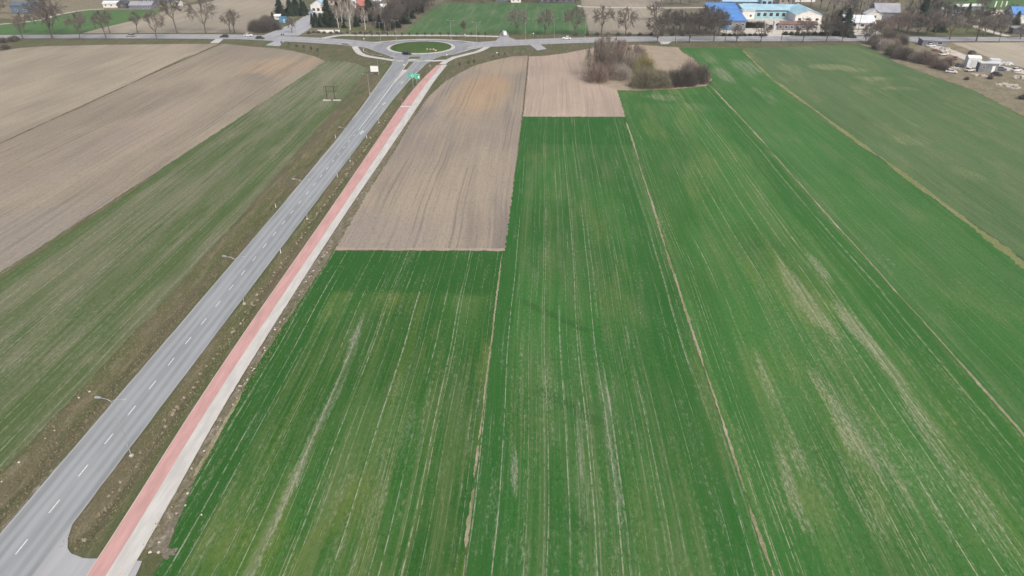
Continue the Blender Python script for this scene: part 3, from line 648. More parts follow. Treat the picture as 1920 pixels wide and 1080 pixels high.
# ------------------------------------------------------------------ vegetation builders
def rvec(r, s=1.0): return Vector((r.gauss(0, s), r.gauss(0, s), r.gauss(0, s)))
def twig(m, p, q, wd, r):
    p = Vector(p); q = Vector(q); d = (q-p)
    s = d.cross(rvec(r)); s = s.normalized()*wd/2 if s.length > 1e-6 else Vector((wd/2, 0, 0))
    m.tri(tuple(p-s), tuple(p+s), tuple(q))
def bare_tree(seed, H=17, spread=.38, lean=0.0, dens=1.0, style='round', tw=.085, base=.30, limbs=6):
    """trunk, main limbs, branches and twigs filling an uneven rounded crown; spread is the crown radius over H"""
    r = random.Random(seed); tr = MB(); cr = MB(); z0 = H*base; Rw = H*spread; zc = z0+(H-z0)*.52; Rz = (H-z0)*.52
    top = Vector((lean*z0, lean*.4*z0, z0))
    tr.tube([(0, 0, -.15), tuple(top*.5+Vector((r.uniform(-.1, .1), 0, 0))), tuple(top)], [H*.021, H*.017, H*.015], 7, cap=False)
    if style != 'round': tr.tube([tuple(top), (top.x*1.5, top.y*1.5, H*.65), (top.x*1.7, top.y*1.7, H*.97)], [H*.014, H*.009, H*.002], 5, cap=False)
    def pt(a, el, k):
        k *= r.uniform(.78, 1.1)
        return Vector((lean*zc+cos(a)*cos(el)*Rw*k, lean*.4*zc+sin(a)*cos(el)*Rw*k, zc+sin(el)*Rz*k))
    def limb(m, p, q, r0, r1, sides, sag=.0):
        md = p.lerp(q, .5)+rvec(r, .06*(q-p).length)+Vector((0, 0, sag*(q-p).length))
        m.tube([tuple(p), tuple(md), tuple(q)], [r0, (r0+r1)/2, r1], sides, cap=False); return md
    def spray(p, q, n):
        d0 = (q-p).normalized()
        for _ in range(n):
            b = p.lerp(q, r.uniform(.1, 1)); dv = Vector((0, 0, .25)) if style != 'weep' else Vector((0, 0, -1.0))
            e = b+(d0*.7+rvec(r, .6)+dv).normalized()*r.uniform(.5, 1.35)*H/17
            twig(cr, b, e, tw*r.uniform(.7, 1.4), r)
            if r.random() < .7: twig(cr, b.lerp(e, .4), b.lerp(e, .6)+rvec(r, .42*H/17), tw*.8, r)
    a0 = r.uniform(0, 6.28)
    for i in range(limbs):
        a = a0+2*pi*i/limbs+r.uniform(-.4, .4); el = r.uniform(-.15, .5) if i else 1.2
        q = pt(a, el, .5); s0 = top.lerp(Vector((top.x*1.5, top.y*1.5, H*.6)), r.uniform(0, .8)) if style != 'round' else top*r.uniform(.85, 1.0)
        limb(tr, s0, q, H*.010, H*.0058, 5, -.08)
        for j in range(4):
            a2 = a+r.uniform(-.65, .65); el2 = max(-.75, min(1.5, el+r.uniform(-.75, .75))); q2 = pt(a2, el2, .8); b2 = s0.lerp(q, r.uniform(.55, 1))
            limb(cr, b2, q2, H*.0052, H*.003, 4, -.05); spray(b2, q2, int(9*dens))
            for k in range(4):
                a3 = a2+r.uniform(-.5, .5); el3 = max(-.9, min(1.55, el2+r.uniform(-.5, .5))); q3 = pt(a3, el3, 1.0); b3 = b2.lerp(q2, r.uniform(.5, 1))
                limb(cr, b3, q3, H*.0028, H*.0012, 3); spray(b3, q3, int(11*dens))
    return tr, cr
def shrub_mesh(seed, rad, h, n, tw=.07, up=.6):
    r = random.Random(seed); st = MB(); cr = MB()
    for i in range(max(8, n//60)):
        a = r.uniform(0, 2*pi); q = sqrt(r.random())*rad*.85
        b = Vector((cos(a)*q*.5, sin(a)*q*.5, -.05)); e = Vector((cos(a)*q, sin(a)*q, h*r.uniform(.5, .9)*(1-.4*(q/rad)**2)))
        st.tube([tuple(b), tuple(b.lerp(e, .5)+rvec(r, .1)), tuple(e)], [.07, .05, .025], 4, cap=False)
    lobes = [(r.uniform(-.35, .35)*rad, r.uniform(-.35, .35)*rad, r.uniform(.6, .9)*rad, r.uniform(.75, 1.05)*h) for _ in range(6)]
    for i in range(n):
        lx, ly, lr, lh = r.choice(lobes)
        a = r.uniform(0, 2*pi); ph = math.acos(r.uniform(.0, 1)); k = r.uniform(.40, 1.12)**.7
        p = Vector((lx+cos(a)*sin(ph)*lr*k, ly+sin(a)*sin(ph)*lr*k, lh*cos(ph)*k*.95+.05))
        d = (Vector((cos(a)*sin(ph), sin(a)*sin(ph), cos(ph)*up+.35))+rvec(r, .35)).normalized()
        twig(cr, p-d*r.uniform(.2, .6), p+d*r.uniform(.3, 1.25), tw*r.uniform(.6, 1.3), r)
    return st, cr
def conifer_mesh(seed, H, rad, n=900):
    r = random.Random(seed); st = MB(); cr = MB()
    st.tube([(0, 0, -.1), (0, 0, H*.5), (0, 0, H*.98)], [H*.016+.08, H*.01+.05, .03], 6)
    for i in range(n):
        t = r.random()**1.35; z = H*(.06+.92*t); a = r.uniform(0, 2*pi); R_ = rad*(1-t)**.8*r.uniform(.45, 1.15)*(1+.22*sin(3*a+7*t+seed)+.16*sin(11*t+2*a))+.12; d = Vector((cos(a), sin(a), 0)); base = Vector((0, 0, z+.25*R_))
        tip = d*R_+Vector((0, 0, z-.22*R_)); side = Vector((-sin(a), cos(a), 0))*(.16+.16*R_)
        b2 = base.lerp(tip, .35)
        cr.quad(tuple(b2-side*.7), tuple(tip-side*.3-Vector((0, 0, .15))), tuple(tip+side*.3), tuple(b2+side*.7+Vector((0, 0, .12))))
        for _ in range(2):
            q = base.lerp(tip, r.uniform(.5, 1)); twig(cr, q, q+d*.4+rvec(r, .3)+Vector((0, 0, -.15)), .22, r)
    return st, cr
PROTO = {}
def proto(key, maker, tmat, cmat, name, crown='crown', stem='trunk'):
    if key not in PROTO:
        st, cr = maker()
        a = st.build(stem, tmat); b = cr.build(crown, cmat)
        PROTO[key] = (a.data, b.data); bpy.data.objects.remove(a); bpy.data.objects.remove(b)
    return PROTO[key]
def plant(name, key, loc, s, label, cat, group=None, rz=None, crown='crown', stem='trunk', sz=None, mats=None):
    a, b = PROTO[key]
    e = empty(name, (loc[0], loc[1], 0), rnd.uniform(0, 6.28) if rz is None else rz)
    e.scale = (s, s, s if sz is None else sz)
    for nm, me in ((stem, a), (crown, b)):
        o = bpy.data.objects.new(nm, me); link(o, e)
        if mats:
            o.material_slots[0].link = 'OBJECT'; o.material_slots[0].material = M[mats[0 if nm == stem else 1]]
    return tag(e, label, cat, group)
for i in range(6): proto('bare%d' % i, lambda i=i: bare_tree(100+i, 17, (.33, .38, .28, .42, .36, .30)[i], (.05, -.06, .08, 0, -.03, .06)[i], dens=(1.7, 1.9, 1.5, 1.9, 1.8, 1.4)[i], tw=.10, base=(.28, .33, .38, .25, .3, .42)[i]), 'bark', 'twig', 'tree')
for i in range(3): proto('thick%d' % i, lambda i=i: bare_tree(200+i, 15, (.40, .36, .44)[i], .02*i, dens=1.9, tw=.10, base=.22, limbs=7), 'bark', 'twig', 'tree')
for i in range(3): proto('birch%d' % i, lambda i=i: bare_tree(300+i, 16, .22, (.05, -.03, .02)[i], dens=1.0, style='weep', tw=.06, base=.25), 'birchbark', 'twig_grey', 'tree')
for i in range(3): proto('con%d' % i, lambda i=i: conifer_mesh(400+i, 12, (2.6, 3.2, 1.7)[i]), 'bark', 'needle', 'tree')
for i in range(2): proto('young%d' % i, lambda i=i: bare_tree(500+i, 4.2, .24, 0, dens=1.1, tw=.075, base=.35, limbs=5), 'bark', 'twig_dark', 'tree')
for i in range(4): proto('shrub%d' % i, lambda i=i: shrub_mesh(600+i, 4.0, 4.2, 3800, .075), 'bark', 'twig', 'shrub', 'twigs', 'stems')
for i in range(3): proto('open%d' % i, lambda i=i: shrub_mesh(650+i, 4.0, 4.2, 1900, .07, 1.6), 'bark', 'twig', 'shrub', 'twigs', 'stems')
for i in range(3): proto('bush%d' % i, lambda i=i: shrub_mesh(700+i, 1.6, 2.0, 700, .09), 'bark', 'twig_dark', 'shrub', 'twigs', 'stems')

# roadside trees of the main road
TN = 'tall bare tree on the field side of the main road'
for i, (x, y, top) in enumerate(((43, 72.5, 28), (99, 73, -14), (151, 74, 22), (200, 74, 20), (294, 73.5, 20))):
    pass
def htree(x, yb, top):                  # tree height in metres from the rows of its foot and its top
    u, v = P(x, yb); d = hypot(u, v)
    dep = PITCH-math.atan((540-top)/FPX); return max(2.0, CAM_H-d*cos(atan2(u, v)+YAW)*tan(dep))
ORD = 'first second third fourth fifth sixth seventh eighth ninth tenth eleventh twelfth thirteenth fourteenth fifteenth sixteenth seventeenth'.split()
def place(kind, keys, name, spots, label, cat, group, H0, mats=None, w=1.0):
    if isinstance(label, str) and '{' in label:      # counted along its row from a thing at the row's end
        order = sorted(range(len(spots)), key=lambda k: spots[k][0], reverse='{r}' in label)
        lab = [''] * len(spots)
        for n, k in enumerate(order): lab[k] = label.replace('{r}', ORD[n]).replace('{n}', ORD[n])
        label = lab
    for i, (x, y, top) in enumerate(spots):
        h = htree(x, y, top); s = h/H0; lb = label if isinstance(label, str) else label[i]
        plant(name, keys[i % len(keys)], P(x, y), s*w, lb, cat, group, sz=s, mats=mats)
B = ['bare%d' % i for i in range(6)]; TK = ['thick%d' % i for i in range(3)]
place('t', [B[0], B[3], B[1], B[2], B[4]], 'bare_tree', ((43, 72.5, 30), (99, 73, -10), (151, 74, 24), (200, 74, 20), (294, 73.5, 20)), 'bare tree on the field side of the road, {n} from the slate blue barn', 'tree', 'near row of bare trees by the western main road', 17.5, w=1.2)
place('t', [B[1], B[3], B[0], B[5], B[2], B[5], B[3], B[4], B[0]], 'bare_tree', ((47, 62, 22), (102, 63, 4), (156, 63, 20), (207, 63, 20), (258, 62.5, 22), (333, 62.5, -8), (386, 62, -6), (440, 62, 17), (432, 61, 20)), 'bare tree on the far verge of the main road, {n} from the slate blue barn', 'tree', 'far row of bare trees by the western main road', 17.5, w=1.15)
plant('bare_tree', 'thick0', P(548, 62), .55, 'crooked bare tree at the mouth of the side road', 'tree')
place('t', TK+['bare1'], 'bare_tree', ((970, 65, 12), (1022, 65, 16), (1078, 66, 10), (1127, 66, 16), (1173, 66, 13)), 'rounded bare tree behind the main road, {n} east of the roundabout', 'tree', 'bare trees before the far green field', 15.5, w=1.15)
place('t', TK, 'bare_tree', ((1228, 70, 28), (1243, 66, 24), (1262, 64, 20), (1290, 64, 22), (1275, 58, 18), (1300, 62, 24), (1226, 38, 2), (1320, 66, 30), (1252, 58, 16), (1284, 66, 26), (1310, 64, 20), (1332, 64, 10), (1347, 66, 20), (1322, 60, 10)), 'bare dense tree in the dark clump left of the blue hall', 'tree', 'dark clump of bare trees', 15.5, mats=('bark', 'twig_dark'), w=1.3)
place('t', TK, 'bare_tree', ((1338, 78, 14), (1292, 80, 40), (1426, 79, 40), (1505, 79, 32), (1549, 79, 26), (1578, 79, 40), (1622, 79, 50), (1381, 80, 46), (1232, 80, 42)), 'bare tree on the green field verge of the main road, {n} from the shrub clump', 'tree', 'verge trees in front of the works', 15.5, mats=('bark', 'twig_dark'), w=1.15)
place('t', TK+B[:3], 'bare_tree', ((1736, 66, 18), (1752, 66, 22), (1720, 66, 30), (1780, 74, 30), (1830, 77, 30), (1808, 67, 40), (1862, 66, 24), (1874, 68, 36), (1912, 74, 46), (1845, 68, 38), (1700, 64, 24)), 'bare tree behind the scrap yard road, {n} from the yellow willows', 'tree', 'bare trees beyond the scrap yard', 15.5, w=1.4)
place('t', TK, 'bare_tree', ((1640, 66, 36), (1660, 68, 34), (1677, 64, 30), (1692, 66, 40), (1650, 60, 38), (1668, 58, 28), (1684, 58, 22), (1700, 60, 20), (1630, 66, 44)), 'bare brown garden tree beside the white house', 'tree', 'garden trees beside the white house', 15.5, mats=('bark', 'twig_red'), w=1.3)
place('t', B, 'bare_tree', ((1560, 30, -20), (1590, 22, -30), (1612, 20, -25), (1630, 24, -18), (1480, 12, -30), (1500, 10, -30), (1520, 12, -30), (1400, 4, -30), (1440, 3, -30), (1380, 4, -30), (1575, 34, -14), (1600, 30, -20), (1645, 26, -16), (1538, 16, -24), (1550, 22, -20), (1622, 28, -10)), 'bare tree in the wood behind the blue works', 'tree', 'wood behind the blue works', 17.5, mats=('bark', 'twig_grey'), w=1.3)
place('t', TK, 'bare_tree', ((1770, 26, -16), (1800, 20, -20), (1840, 26, -14), (1846, 20, -24), (1752, 30, -10)), 'bare tree among the far village sheds', 'tree', 'trees among the far village sheds', 15.5)
place('t', ['birch0'], 'willow_tree', ((1668, 26, -18), (1705, 24, -16)), 'yellow weeping willow behind the white house', 'tree', 'yellow willows', 16, mats=('bark', 'twig_yellow'), w=1.5)
place('t', TK, 'bare_tree', ((1042, 6, -30), (1062, 4, -30), (1085, 3, -34), (1020, 3, -30), (884, 4, -26), (905, 5, -20), (862, 3, -26), (985, 3, -26), (1000, 5, -22)), 'bare tree beyond the far end of the striped green field', 'tree', 'trees beyond the far green field', 15.5, mats=('bark', 'twig_dark'), w=1.2)
place('t', TK, 'bare_tree', ((1258, 10, -22), (1275, 8, -24), (1292, 10, -20), (1240, 6, -24), (1310, 6, -26), (1340, 2, -30), (1360, 3, -26)), 'bare tree beyond the tan meadow behind the blue hall', 'tree', 'trees behind the tan meadow', 15.5, mats=('bark', 'twig_dark'), w=1.2)
place('t', TK, 'bare_tree', ((8, 12, -16), (22, 6, -22), (70, 8, -22), (85, 14, -14), (60, 16, -4), (2, 26, 2), (270, 2, -26), (255, 0, -28), (300, 0, -30), (345, 4, -24)), 'bare tree beside the far farm barns', 'tree', 'trees beside the far farm', 15.5, mats=('bark', 'twig'), w=1.1)
place('t', TK, 'bare_tree', ((644, 40, 6), (664, 44, 10), (672, 46, 14), (700, 46, 12), (708, 50, 18), (716, 44, 10), (652, 34, -4), (668, 36, 2), (632, 30, -6), (705, 28, -6), (726, 46, 10), (730, 56, 24)), 'thin bare tree among the birches behind the roundabout', 'tree', 'thin trees among the birches', 15.5, mats=('bark', 'twig'), w=.9)
place('t', TK, 'bare_tree', ((1556, 70, 34), (1566, 58, 18), (1572, 66, 30), (1545, 66, 36), (1590, 40, -6)), 'bare tree between the gabled hall and the white house', 'tree', 'trees between gabled hall and white house', 15.5, mats=('bark', 'twig_dark'))
place('t', TK, 'bare_tree', ((1715, 44, -4), (1738, 40, -6), (1755, 44, 2), (1780, 46, 8), (1798, 48, 14), (1822, 52, 18), (1840, 46, 10), (1856, 50, 14), (1882, 54, 22), (1892, 40, 6), (1770, 60, 26)), 'bare garden tree among the village plots', 'tree', 'garden trees among the village plots', 15.5, mats=('bark', 'twig_dark'), w=1.35)
# wood edge rising beside the far green field
sp = []
for i in range(26):
    t = i/25; x = 735+t*90+rnd.uniform(-12, 4)-6; y = 60-t*50+rnd.uniform(-3, 2); sp.append((x, y, y-40-rnd.uniform(0, 14)))
place('t', TK+['bare3'], 'bare_tree', sp, 'bare tree in the dense wood edge beside the far green field', 'tree', 'wood edge beside the far green field', 15.5, mats=('bark', 'twig_dark'))
place('t', TK, 'bare_tree', ((742, 30, -20), (760, 24, -22), (775, 20, -20), (790, 12, -24), (735, 16, -30)), 'brown bare tree inside the wood behind the roundabout', 'tree', 'inner wood trees', 15.5, mats=('bark', 'twig_red'))
place('t', ['birch0', 'birch1', 'birch2'], 'birch_tree', ((657, 56, 0), (685, 56, 16), (722, 56, 20), (635, 52, 10), (711, 40, 18), (642, 48, 4), (738, 28, -12)), 'bare birch with white trunk behind the roundabout', 'tree', 'birches behind the roundabout', 16.0)
place('t', ['con1', 'con0', 'con2'], 'spruce_tree', ((593, 50, 22), (603, 51, 24), (616, 49, -12), (625, 51, 24), (610, 51, 28), (586, 46, 24), (645, 52, 38)), 'dark spruce in the garden clump beside the side road', 'tree', 'spruces beside the side road', 12.0, w=1.45)
place('t', ['con1', 'con0', 'con2'], 'spruce_tree', ((526, 30, -6), (556, 28, -8), (568, 30, -2), (545, 29, -4), (572, 28, 2)), 'dark spruce across the side road from the garden clump', 'tree', 'spruces across the side road', 12.0, w=1.45)
place('t', ['con1', 'con2'], 'spruce_tree', ((693, 38, -8), (698, 40, 4), (756, 44, 0), (513, 46, 22), (650, 20, -20), (1568, 64, 18), (1583, 68, 14), (1725, 50, -14), (1760, 60, 24), (1812, 34, 4), (1904, 46, 20)),
      ['tall dark spruce beside the red roofed house', 'broad dark spruce below the red roofed house', 'dark spruce within the wood edge', 'small dark spruce beside the blue hut', 'dark spruce behind the white bungalow', 'dark spruce right of the cyan roofed hall', 'narrow dark spruce left of the white house', 'large dark conifer right of the yellow willows', 'dark conifer behind the main road garden wall', 'dark spruce among far village sheds', 'dark spruce beside the blue roofed house'], 'tree', None, 12.0, w=1.35)
place('t', ['con1', 'con0'], 'spruce_tree', ((634, 40, 2), (668, 50, 26), (678, 42, 14), (712, 52, 26), (742, 52, 22), (770, 34, 0), (786, 22, -10)), 'dark evergreen standing among the birches and the wood edge', 'tree', 'evergreens among the birches', 12.0, w=1.3)
place('t', ['young0', 'young1'], 'young_tree', [(x, 71.2, 60.5) for x in (668, 684, 698, 712, 727, 741, 754, 768, 782, 797, 811, 826, 841, 856, 884, 897, 910)], 'young bare tree behind the roundabout, {n} in the row from the garden wall', 'tree', 'young trees behind the roundabout', 4.3)
plant('young_tree', 'young1', P(870, 69.5), 1.9, 'taller young bare tree standing in the row behind the roundabout', 'tree')
place('t', ['young0', 'young1'], 'young_tree', ((529, 87.5, 77), (542, 89.5, 79), (557, 94, 83), (571, 97, 84), (584, 99, 87), (597, 103, 90)), 'young bare tree along the ploughed field edge, {n} from the grey field entrance', 'tree', 'young trees west of the roundabout', 4.3, mats=('bark', 'twig_dark'))
place('t', ['young1', 'young0'], 'young_tree', ((862, 130, 117), (879, 126, 114), (889, 124.5, 112), (925, 113, 103), (935, 110, 100), (947, 108, 98)), 'young bare tree on the southeast verge, {n} from the red cycle path', 'tree', 'young trees southeast of the roundabout', 4.3)

# shrub clump in the fields
SH = (('open0', 1118, 152, 7.5, 'twig_red', 'reddish brown shrub at the left end of the clump', 1.15), ('open1', 1140, 146, 6.5, 'twig_red', 'reddish brown shrub in the middle left part of the clump', 1.3), ('open2', 1162, 150, 6.0, 'twig_grey', 'pale grey bare shrub beside the olive bush', 1.15),
      ('open0', 1128, 128, 6.0, 'twig_red', 'rusty shrub behind the reddish brown one', 1.4), ('open1', 1156, 120, 6.0, 'twig', 'thin grey brown shrub at the back of the clump', 1.3), ('open2', 1185, 128, 6.5, 'twig_grey', 'grey shrub at the back beside the yellow bush', 1.1),
      ('shrub2', 1208, 140, 5.4, 'twig_yellow', 'yellow green budding bush in the clump', 1.6), ('shrub3', 1208, 163, 7.0, 'twig_olive', 'large round olive bush at the front of the clump', 1.2), ('shrub1', 1238, 163, 5.2, 'twig_olive', 'round olive bush right of the large olive one', 1.25),
      ('shrub0', 1262, 161, 5.0, 'twig_dark', 'dark bush in the right part of the clump', 1.4), ('shrub2', 1286, 160, 5.4, 'twig_dark', 'dark rounded bush near the right end of the clump', 1.45), ('shrub3', 1310, 156, 5.6, 'twig', 'brown bush at the right end of the clump', 1.4),
      ('open1', 1293, 140, 5.0, 'twig_red', 'reddish bush behind the dark rounded one', 1.5), ('shrub0', 1236, 148, 4.2, 'twig_olive', 'olive bush behind the front pair', 1.0), ('open0', 1196, 112, 5.0, 'twig_red', 'rusty bush at the far back of the clump', 1.3))
for key, x, y, r_, mt, lb, hz in SH:
    plant('shrub', key, P(x, y), r_/4.4, lb, 'shrub', 'shrub clump in the fields', crown='twigs', stem='stems', sz=r_/4.4*hz, mats=('bark', mt))
for i, (x, y, top) in enumerate(((1124, 140, 72), (1138, 136, 68), (1150, 130, 70), (1112, 144, 76), (1166, 126, 72), (1104, 146, 96), (1130, 130, 64), (1144, 146, 78), (1158, 140, 76), (1120, 126, 70), (1176, 134, 84), (1190, 122, 82), (1134, 118, 62), (1168, 112, 72))):
    h = htree(x, y, top); plant('sapling_tree', B[i % 6], P(x, y), h/17.5*.62, 'slender bare tree rising out of the rusty shrubs', 'tree', 'slender trees in the shrub clump', sz=h/17.5, mats=('bark', ('twig_red', 'twig_grey', 'twig_red', 'twig')[i % 4]))
# hedge at the scrap yard and other bushes
for i, (x, y, r_, mt) in enumerate(((1648, 92, 4.2, 'twig'), (1660, 95, 4.5, 'twig_grey'), (1672, 104, 4.2, 'twig_olive'), (1688, 110, 4.5, 'twig'), (1700, 112, 4.2, 'twig'), (1714, 114, 4.0, 'twig_grey'), (1730, 118, 4.3, 'twig'), (1744, 121, 4.0, 'twig_red'), (1757, 128, 3.4, 'twig_red'), (1640, 84, 4.2, 'twig'), (1655, 82, 4.5, 'twig_dark'), (1676, 92, 4.0, 'twig_red'), (1668, 78, 4.0, 'twig'), (1775, 122, 3.0, 'twig_red'), (1690, 84, 4.0, 'twig_dark'), (1768, 132, 2.6, 'twig'))):
    plant('shrub', 'shrub%d' % (i % 4), P(x, y), r_/4.3, '%s bare shrub in the hedge along the scrap yard edge' % {'twig': 'brown', 'twig_grey': 'pale grey', 'twig_olive': 'olive', 'twig_red': 'reddish', 'twig_dark': 'dark'}[mt], 'shrub', 'hedge along the scrap yard', crown='twigs', stem='stems', sz=r_/4.3*1.35, mats=('bark', mt))
for x, y, r_, lb in ((1915, 186, 1.5, 'dark lone bush on the scrap yard slope'), (1855, 148, 1.3, 'small grey bush below the white shed'), (1812, 150, 1.0, 'small brown bush at the field edge')):
    plant('bush', 'bush0', P(x, y), r_/1.6, lb, 'bush', crown='twigs', stem='stems')
for i, (x, y) in enumerate(((486, 59), (494, 60), (502, 58), (480, 58), (506, 50), (497, 48), (512, 56))):
    plant('shrub', 'shrub%d' % (i % 4), P(x, y), rnd.uniform(.9, 1.25), 'dense bare shrub beside the blue hut', 'shrub', 'shrubs beside the blue hut', crown='twigs', stem='stems', sz=1.5, mats=('bark', 'twig_dark'))
for i in range(9):
    x, y = 1358+i*9.5, 67.5; plant('hedge_bush', 'bush%d' % (i % 3), P(x, y), .9, 'clipped bush in the low hedge before the blue hall', 'bush', 'low hedge before the blue hall', crown='twigs', stem='stems', sz=.7, mats=('bark', 'hedge'))
for i in range(9):
    x, y = 1472+i*11, 66; plant('hedge_bush', 'bush%d' % (i % 3), P(x, y), 1.0, 'dark evergreen bush before the red roofed workshop', 'bush', 'evergreen bushes before the workshop', crown='twigs', stem='stems', mats=('bark', 'hedge'))
for i in range(6):
    plant('hedge_bush', 'bush%d' % (i % 3), P(1393+i*6.5, 52), 1.4, 'round dark evergreen bush beside the blue hall', 'bush', 'evergreen bushes beside the blue hall', crown='twigs', stem='stems', sz=1.7, mats=('bark', 'hedge'))
for i in range(14):
    plant('hedge_bush', 'bush%d' % (i % 3), P(576+i*11+rnd.uniform(-3, 3), 63+rnd.uniform(-2, 1)), .8, 'low dark bush on the bank behind the white wall', 'bush', 'low bushes behind the white wall', crown='twigs', stem='stems', sz=.6, mats=('bark', 'twig_dark'))
for i in range(16):
    x = (-10, 8, 22, 12, 30)[i] if i < 5 else 980+i*20
    y = (82, 80, 78, 92, 76)[i] if i < 5 else 66.5
    plant('verge_bush', 'bush%d' % (i % 3), P(x, y), 1.3 if i < 5 else .8, 'dark bramble bush at the far left field corner' if i < 5 else 'low dark bush on the far verge of the eastern main road', 'bush', 'brambles at the field corner' if i < 5 else 'low bushes on the eastern verge', crown='twigs', stem='stems', mats=('bark', 'twig_dark'))

# dry grass tufts in the ditch, and loose blades
def tuft_mesh(seed, n=26, rad=.42, h=.42):
    r = random.Random(seed); m = MB()
    for i in range(n):
        a = r.uniform(0, 2*pi); q = r.uniform(.15, 1)*rad; hh = h*r.uniform(.6, 1.1)
        b = Vector((cos(a)*.10*r.random(), sin(a)*.10*r.random(), 0)); t = Vector((cos(a)*q*.7, sin(a)*q*.7, hh)); e = Vector((cos(a)*q*1.2, sin(a)*q*1.2, hh*.55))
        s = Vector((-sin(a), cos(a), 0))*.045
        m.quad(tuple(b-s), tuple(b+s), tuple(t+s*1.4), tuple(t-s*1.4)); m.tri(tuple(t-s*1.4), tuple(t+s*1.4), tuple(e))
    return m
tm = []
for i in range(4):
    o = tuft_mesh(800+i).build('tuft', 'tuft'); tm.append(o.data); bpy.data.objects.remove(o)
n_t = 0; rt = random.Random(12); v = 51.0
while v < 235 and n_t < 260:
    u = -52.75+rt.choice((-.35, .3, .05, .45))+rt.uniform(-.25, .25)
    o = link(bpy.data.objects.new('grass_tuft', rt.choice(tm))); s = rt.uniform(.55, 1.15)
    o.location = (u, v, gz(u, v)-.03); o.rotation_euler = (0, 0, rt.uniform(0, 6)); o.scale = (s, s, s*rt.uniform(.7, 1.1))
    tag(o, 'pale dry grass tuft in the ditch between road and cycle path', 'grass tuft', 'dry grass tufts in the ditch'); n_t += 1
    v += rt.choice((.4, .7, 1.1, 1.8))*(1.0+v/500)
m = MB(); rb = random.Random(5)
for i in range(16000):
    v = 24+(rb.random()**1.6)*220
    zone = rb.random()
    u = rb.uniform(-69.3, -63.0) if zone < .5 else (rb.uniform(-54.3, -50.6) if zone < .8 else rb.uniform(-44.9, -43.4))
    if zone >= .5 and v < 51: continue
    z = gz(u, v)-.03; h = rb.uniform(.10, .34); a = rb.uniform(0, 6.28)
    s = Vector((cos(a), sin(a), 0))*rb.uniform(.03, .07); e = Vector((u+rb.uniform(-.2, .2), v+rb.uniform(-.2, .2), z+h)); b = Vector((u, v, z))
    m.tri(tuple(b-s), tuple(b+s), tuple(e)); s2 = Vector((-s.y, s.x, 0)); e2 = e+Vector((rb.uniform(-.2, .2), rb.uniform(-.2, .2), -.05))
    m.tri(tuple(b-s2), tuple(b+s2), tuple(e2))
tag(m.build('verge_grass', 'blade'), 'loose dry grass blades on the road verges', None, None, 'stuff')
rs = [(-44.45, 50.8), (-45.4, 68), (-45.95, 100), (-45.75, 128), (-45.3, 175), (-44.4, 235)]; fs = [(-41.9, 50.8), (-44.0, 66), (-44.5, 88), (-43.3, 128), (-43.8, 175), (-43.6, 235)]
sheet('rubble_strip', dense(rs, .7, .05, False)+dense(fs, .7, .22, False)[::-1], .012, 'rubble', 'brown rubble strip between footpath and crop')
# pale stones dug up beside the footpath
def stone_mesh(seed):
    r = random.Random(seed); b = bmesh.new(); bmesh.ops.create_icosphere(b, subdivisions=1, radius=.2)
    for q in b.verts: q.co *= r.uniform(.75, 1.2); q.co.z *= .65
    me = bpy.data.meshes.new('stone'); b.to_mesh(me); b.free(); me.materials.append(M['stone']); return me
stn = [stone_mesh(i) for i in range(4)]
for i in range(42):
    v = 50.5+(rt.random()**1.5)*85; k = (v-50)/40
    u = rt.uniform(-44.3, -42.6) if v < 60 else rt.uniform(-45.3, -44.5)
    o = link(bpy.data.objects.new('stone', rt.choice(stn))); s = rt.uniform(.4, 1.0); o.location = (u, v, .03+.08*s); o.scale = (s*1.2, s, s); o.rotation_euler = (0, 0, rt.uniform(0, 6))
    tag(o, 'pale stone lying between the footpath and the crop', 'stone', 'pale stones beside the footpath')
for i in range(9):
    v = 56+rt.random()*25; u = rt.uniform(-68.8, -67.6)
    o = link(bpy.data.objects.new('stone', rt.choice(stn))); s = rt.uniform(.5, 1.0); o.location = (u, v, gz(u, v)+.06*s); o.scale = (s, s, s)
    tag(o, 'pale stone on the far bank of the road ditch', 'stone', 'pale stones on the ditch bank')
o = link(bpy.data.objects.new('stone', stn[0])); o.location = P(378, 966)+(.1,); o.scale = (.7, .7, .7); tag(o, 'single white stone lying in the green crop', 'stone')

# ------------------------------------------------------------------ street furniture
def lamp_proto():
    e = empty('street_lamp')
    MB().box(-.2, .2, -.2, .2, -.05, .25).build('base', 'concrete', e)
    MB().tube([(0, 0, .2), (0, 0, 3.2), (0, 0, 9.4)], [.07, .058, .038], 8).build('pole', 'galv', e)
    for s in (-1, 1):
        MB().tube([(0, 0, 9.3), (s*.5, 0, 9.62), (s*1.5, 0, 9.78)], [.04, .035, .03], 6).build('arm', 'galv', e)
        h = MB(); h.side_prism([(s*1.4, 9.74), (s*1.5, 9.86), (s*2.05, 9.88), (s*2.15, 9.80), (s*2.05, 9.74)], -.16, .16); hd = h.build('lamp_head', 'galv', e, recalc=True)
        MB().box(min(s*1.5, s*2.0), max(s*1.5, s*2.0), -.11, .11, 9.715, 9.742).build('lens', 'lampwhite', hd)
    return e
lp = lamp_proto(); spots = [(-53.9, v) for v in (65.9, 105.3, 143.5, 183.5, 221.5)]
far = PP((656, 66.5), (714, 79), (743, 75), (846, 75.2), (894, 79), (985, 72.5), (1039, 70.2), (1097, 69), (555, 68.5), (710, 139), (693, 177))
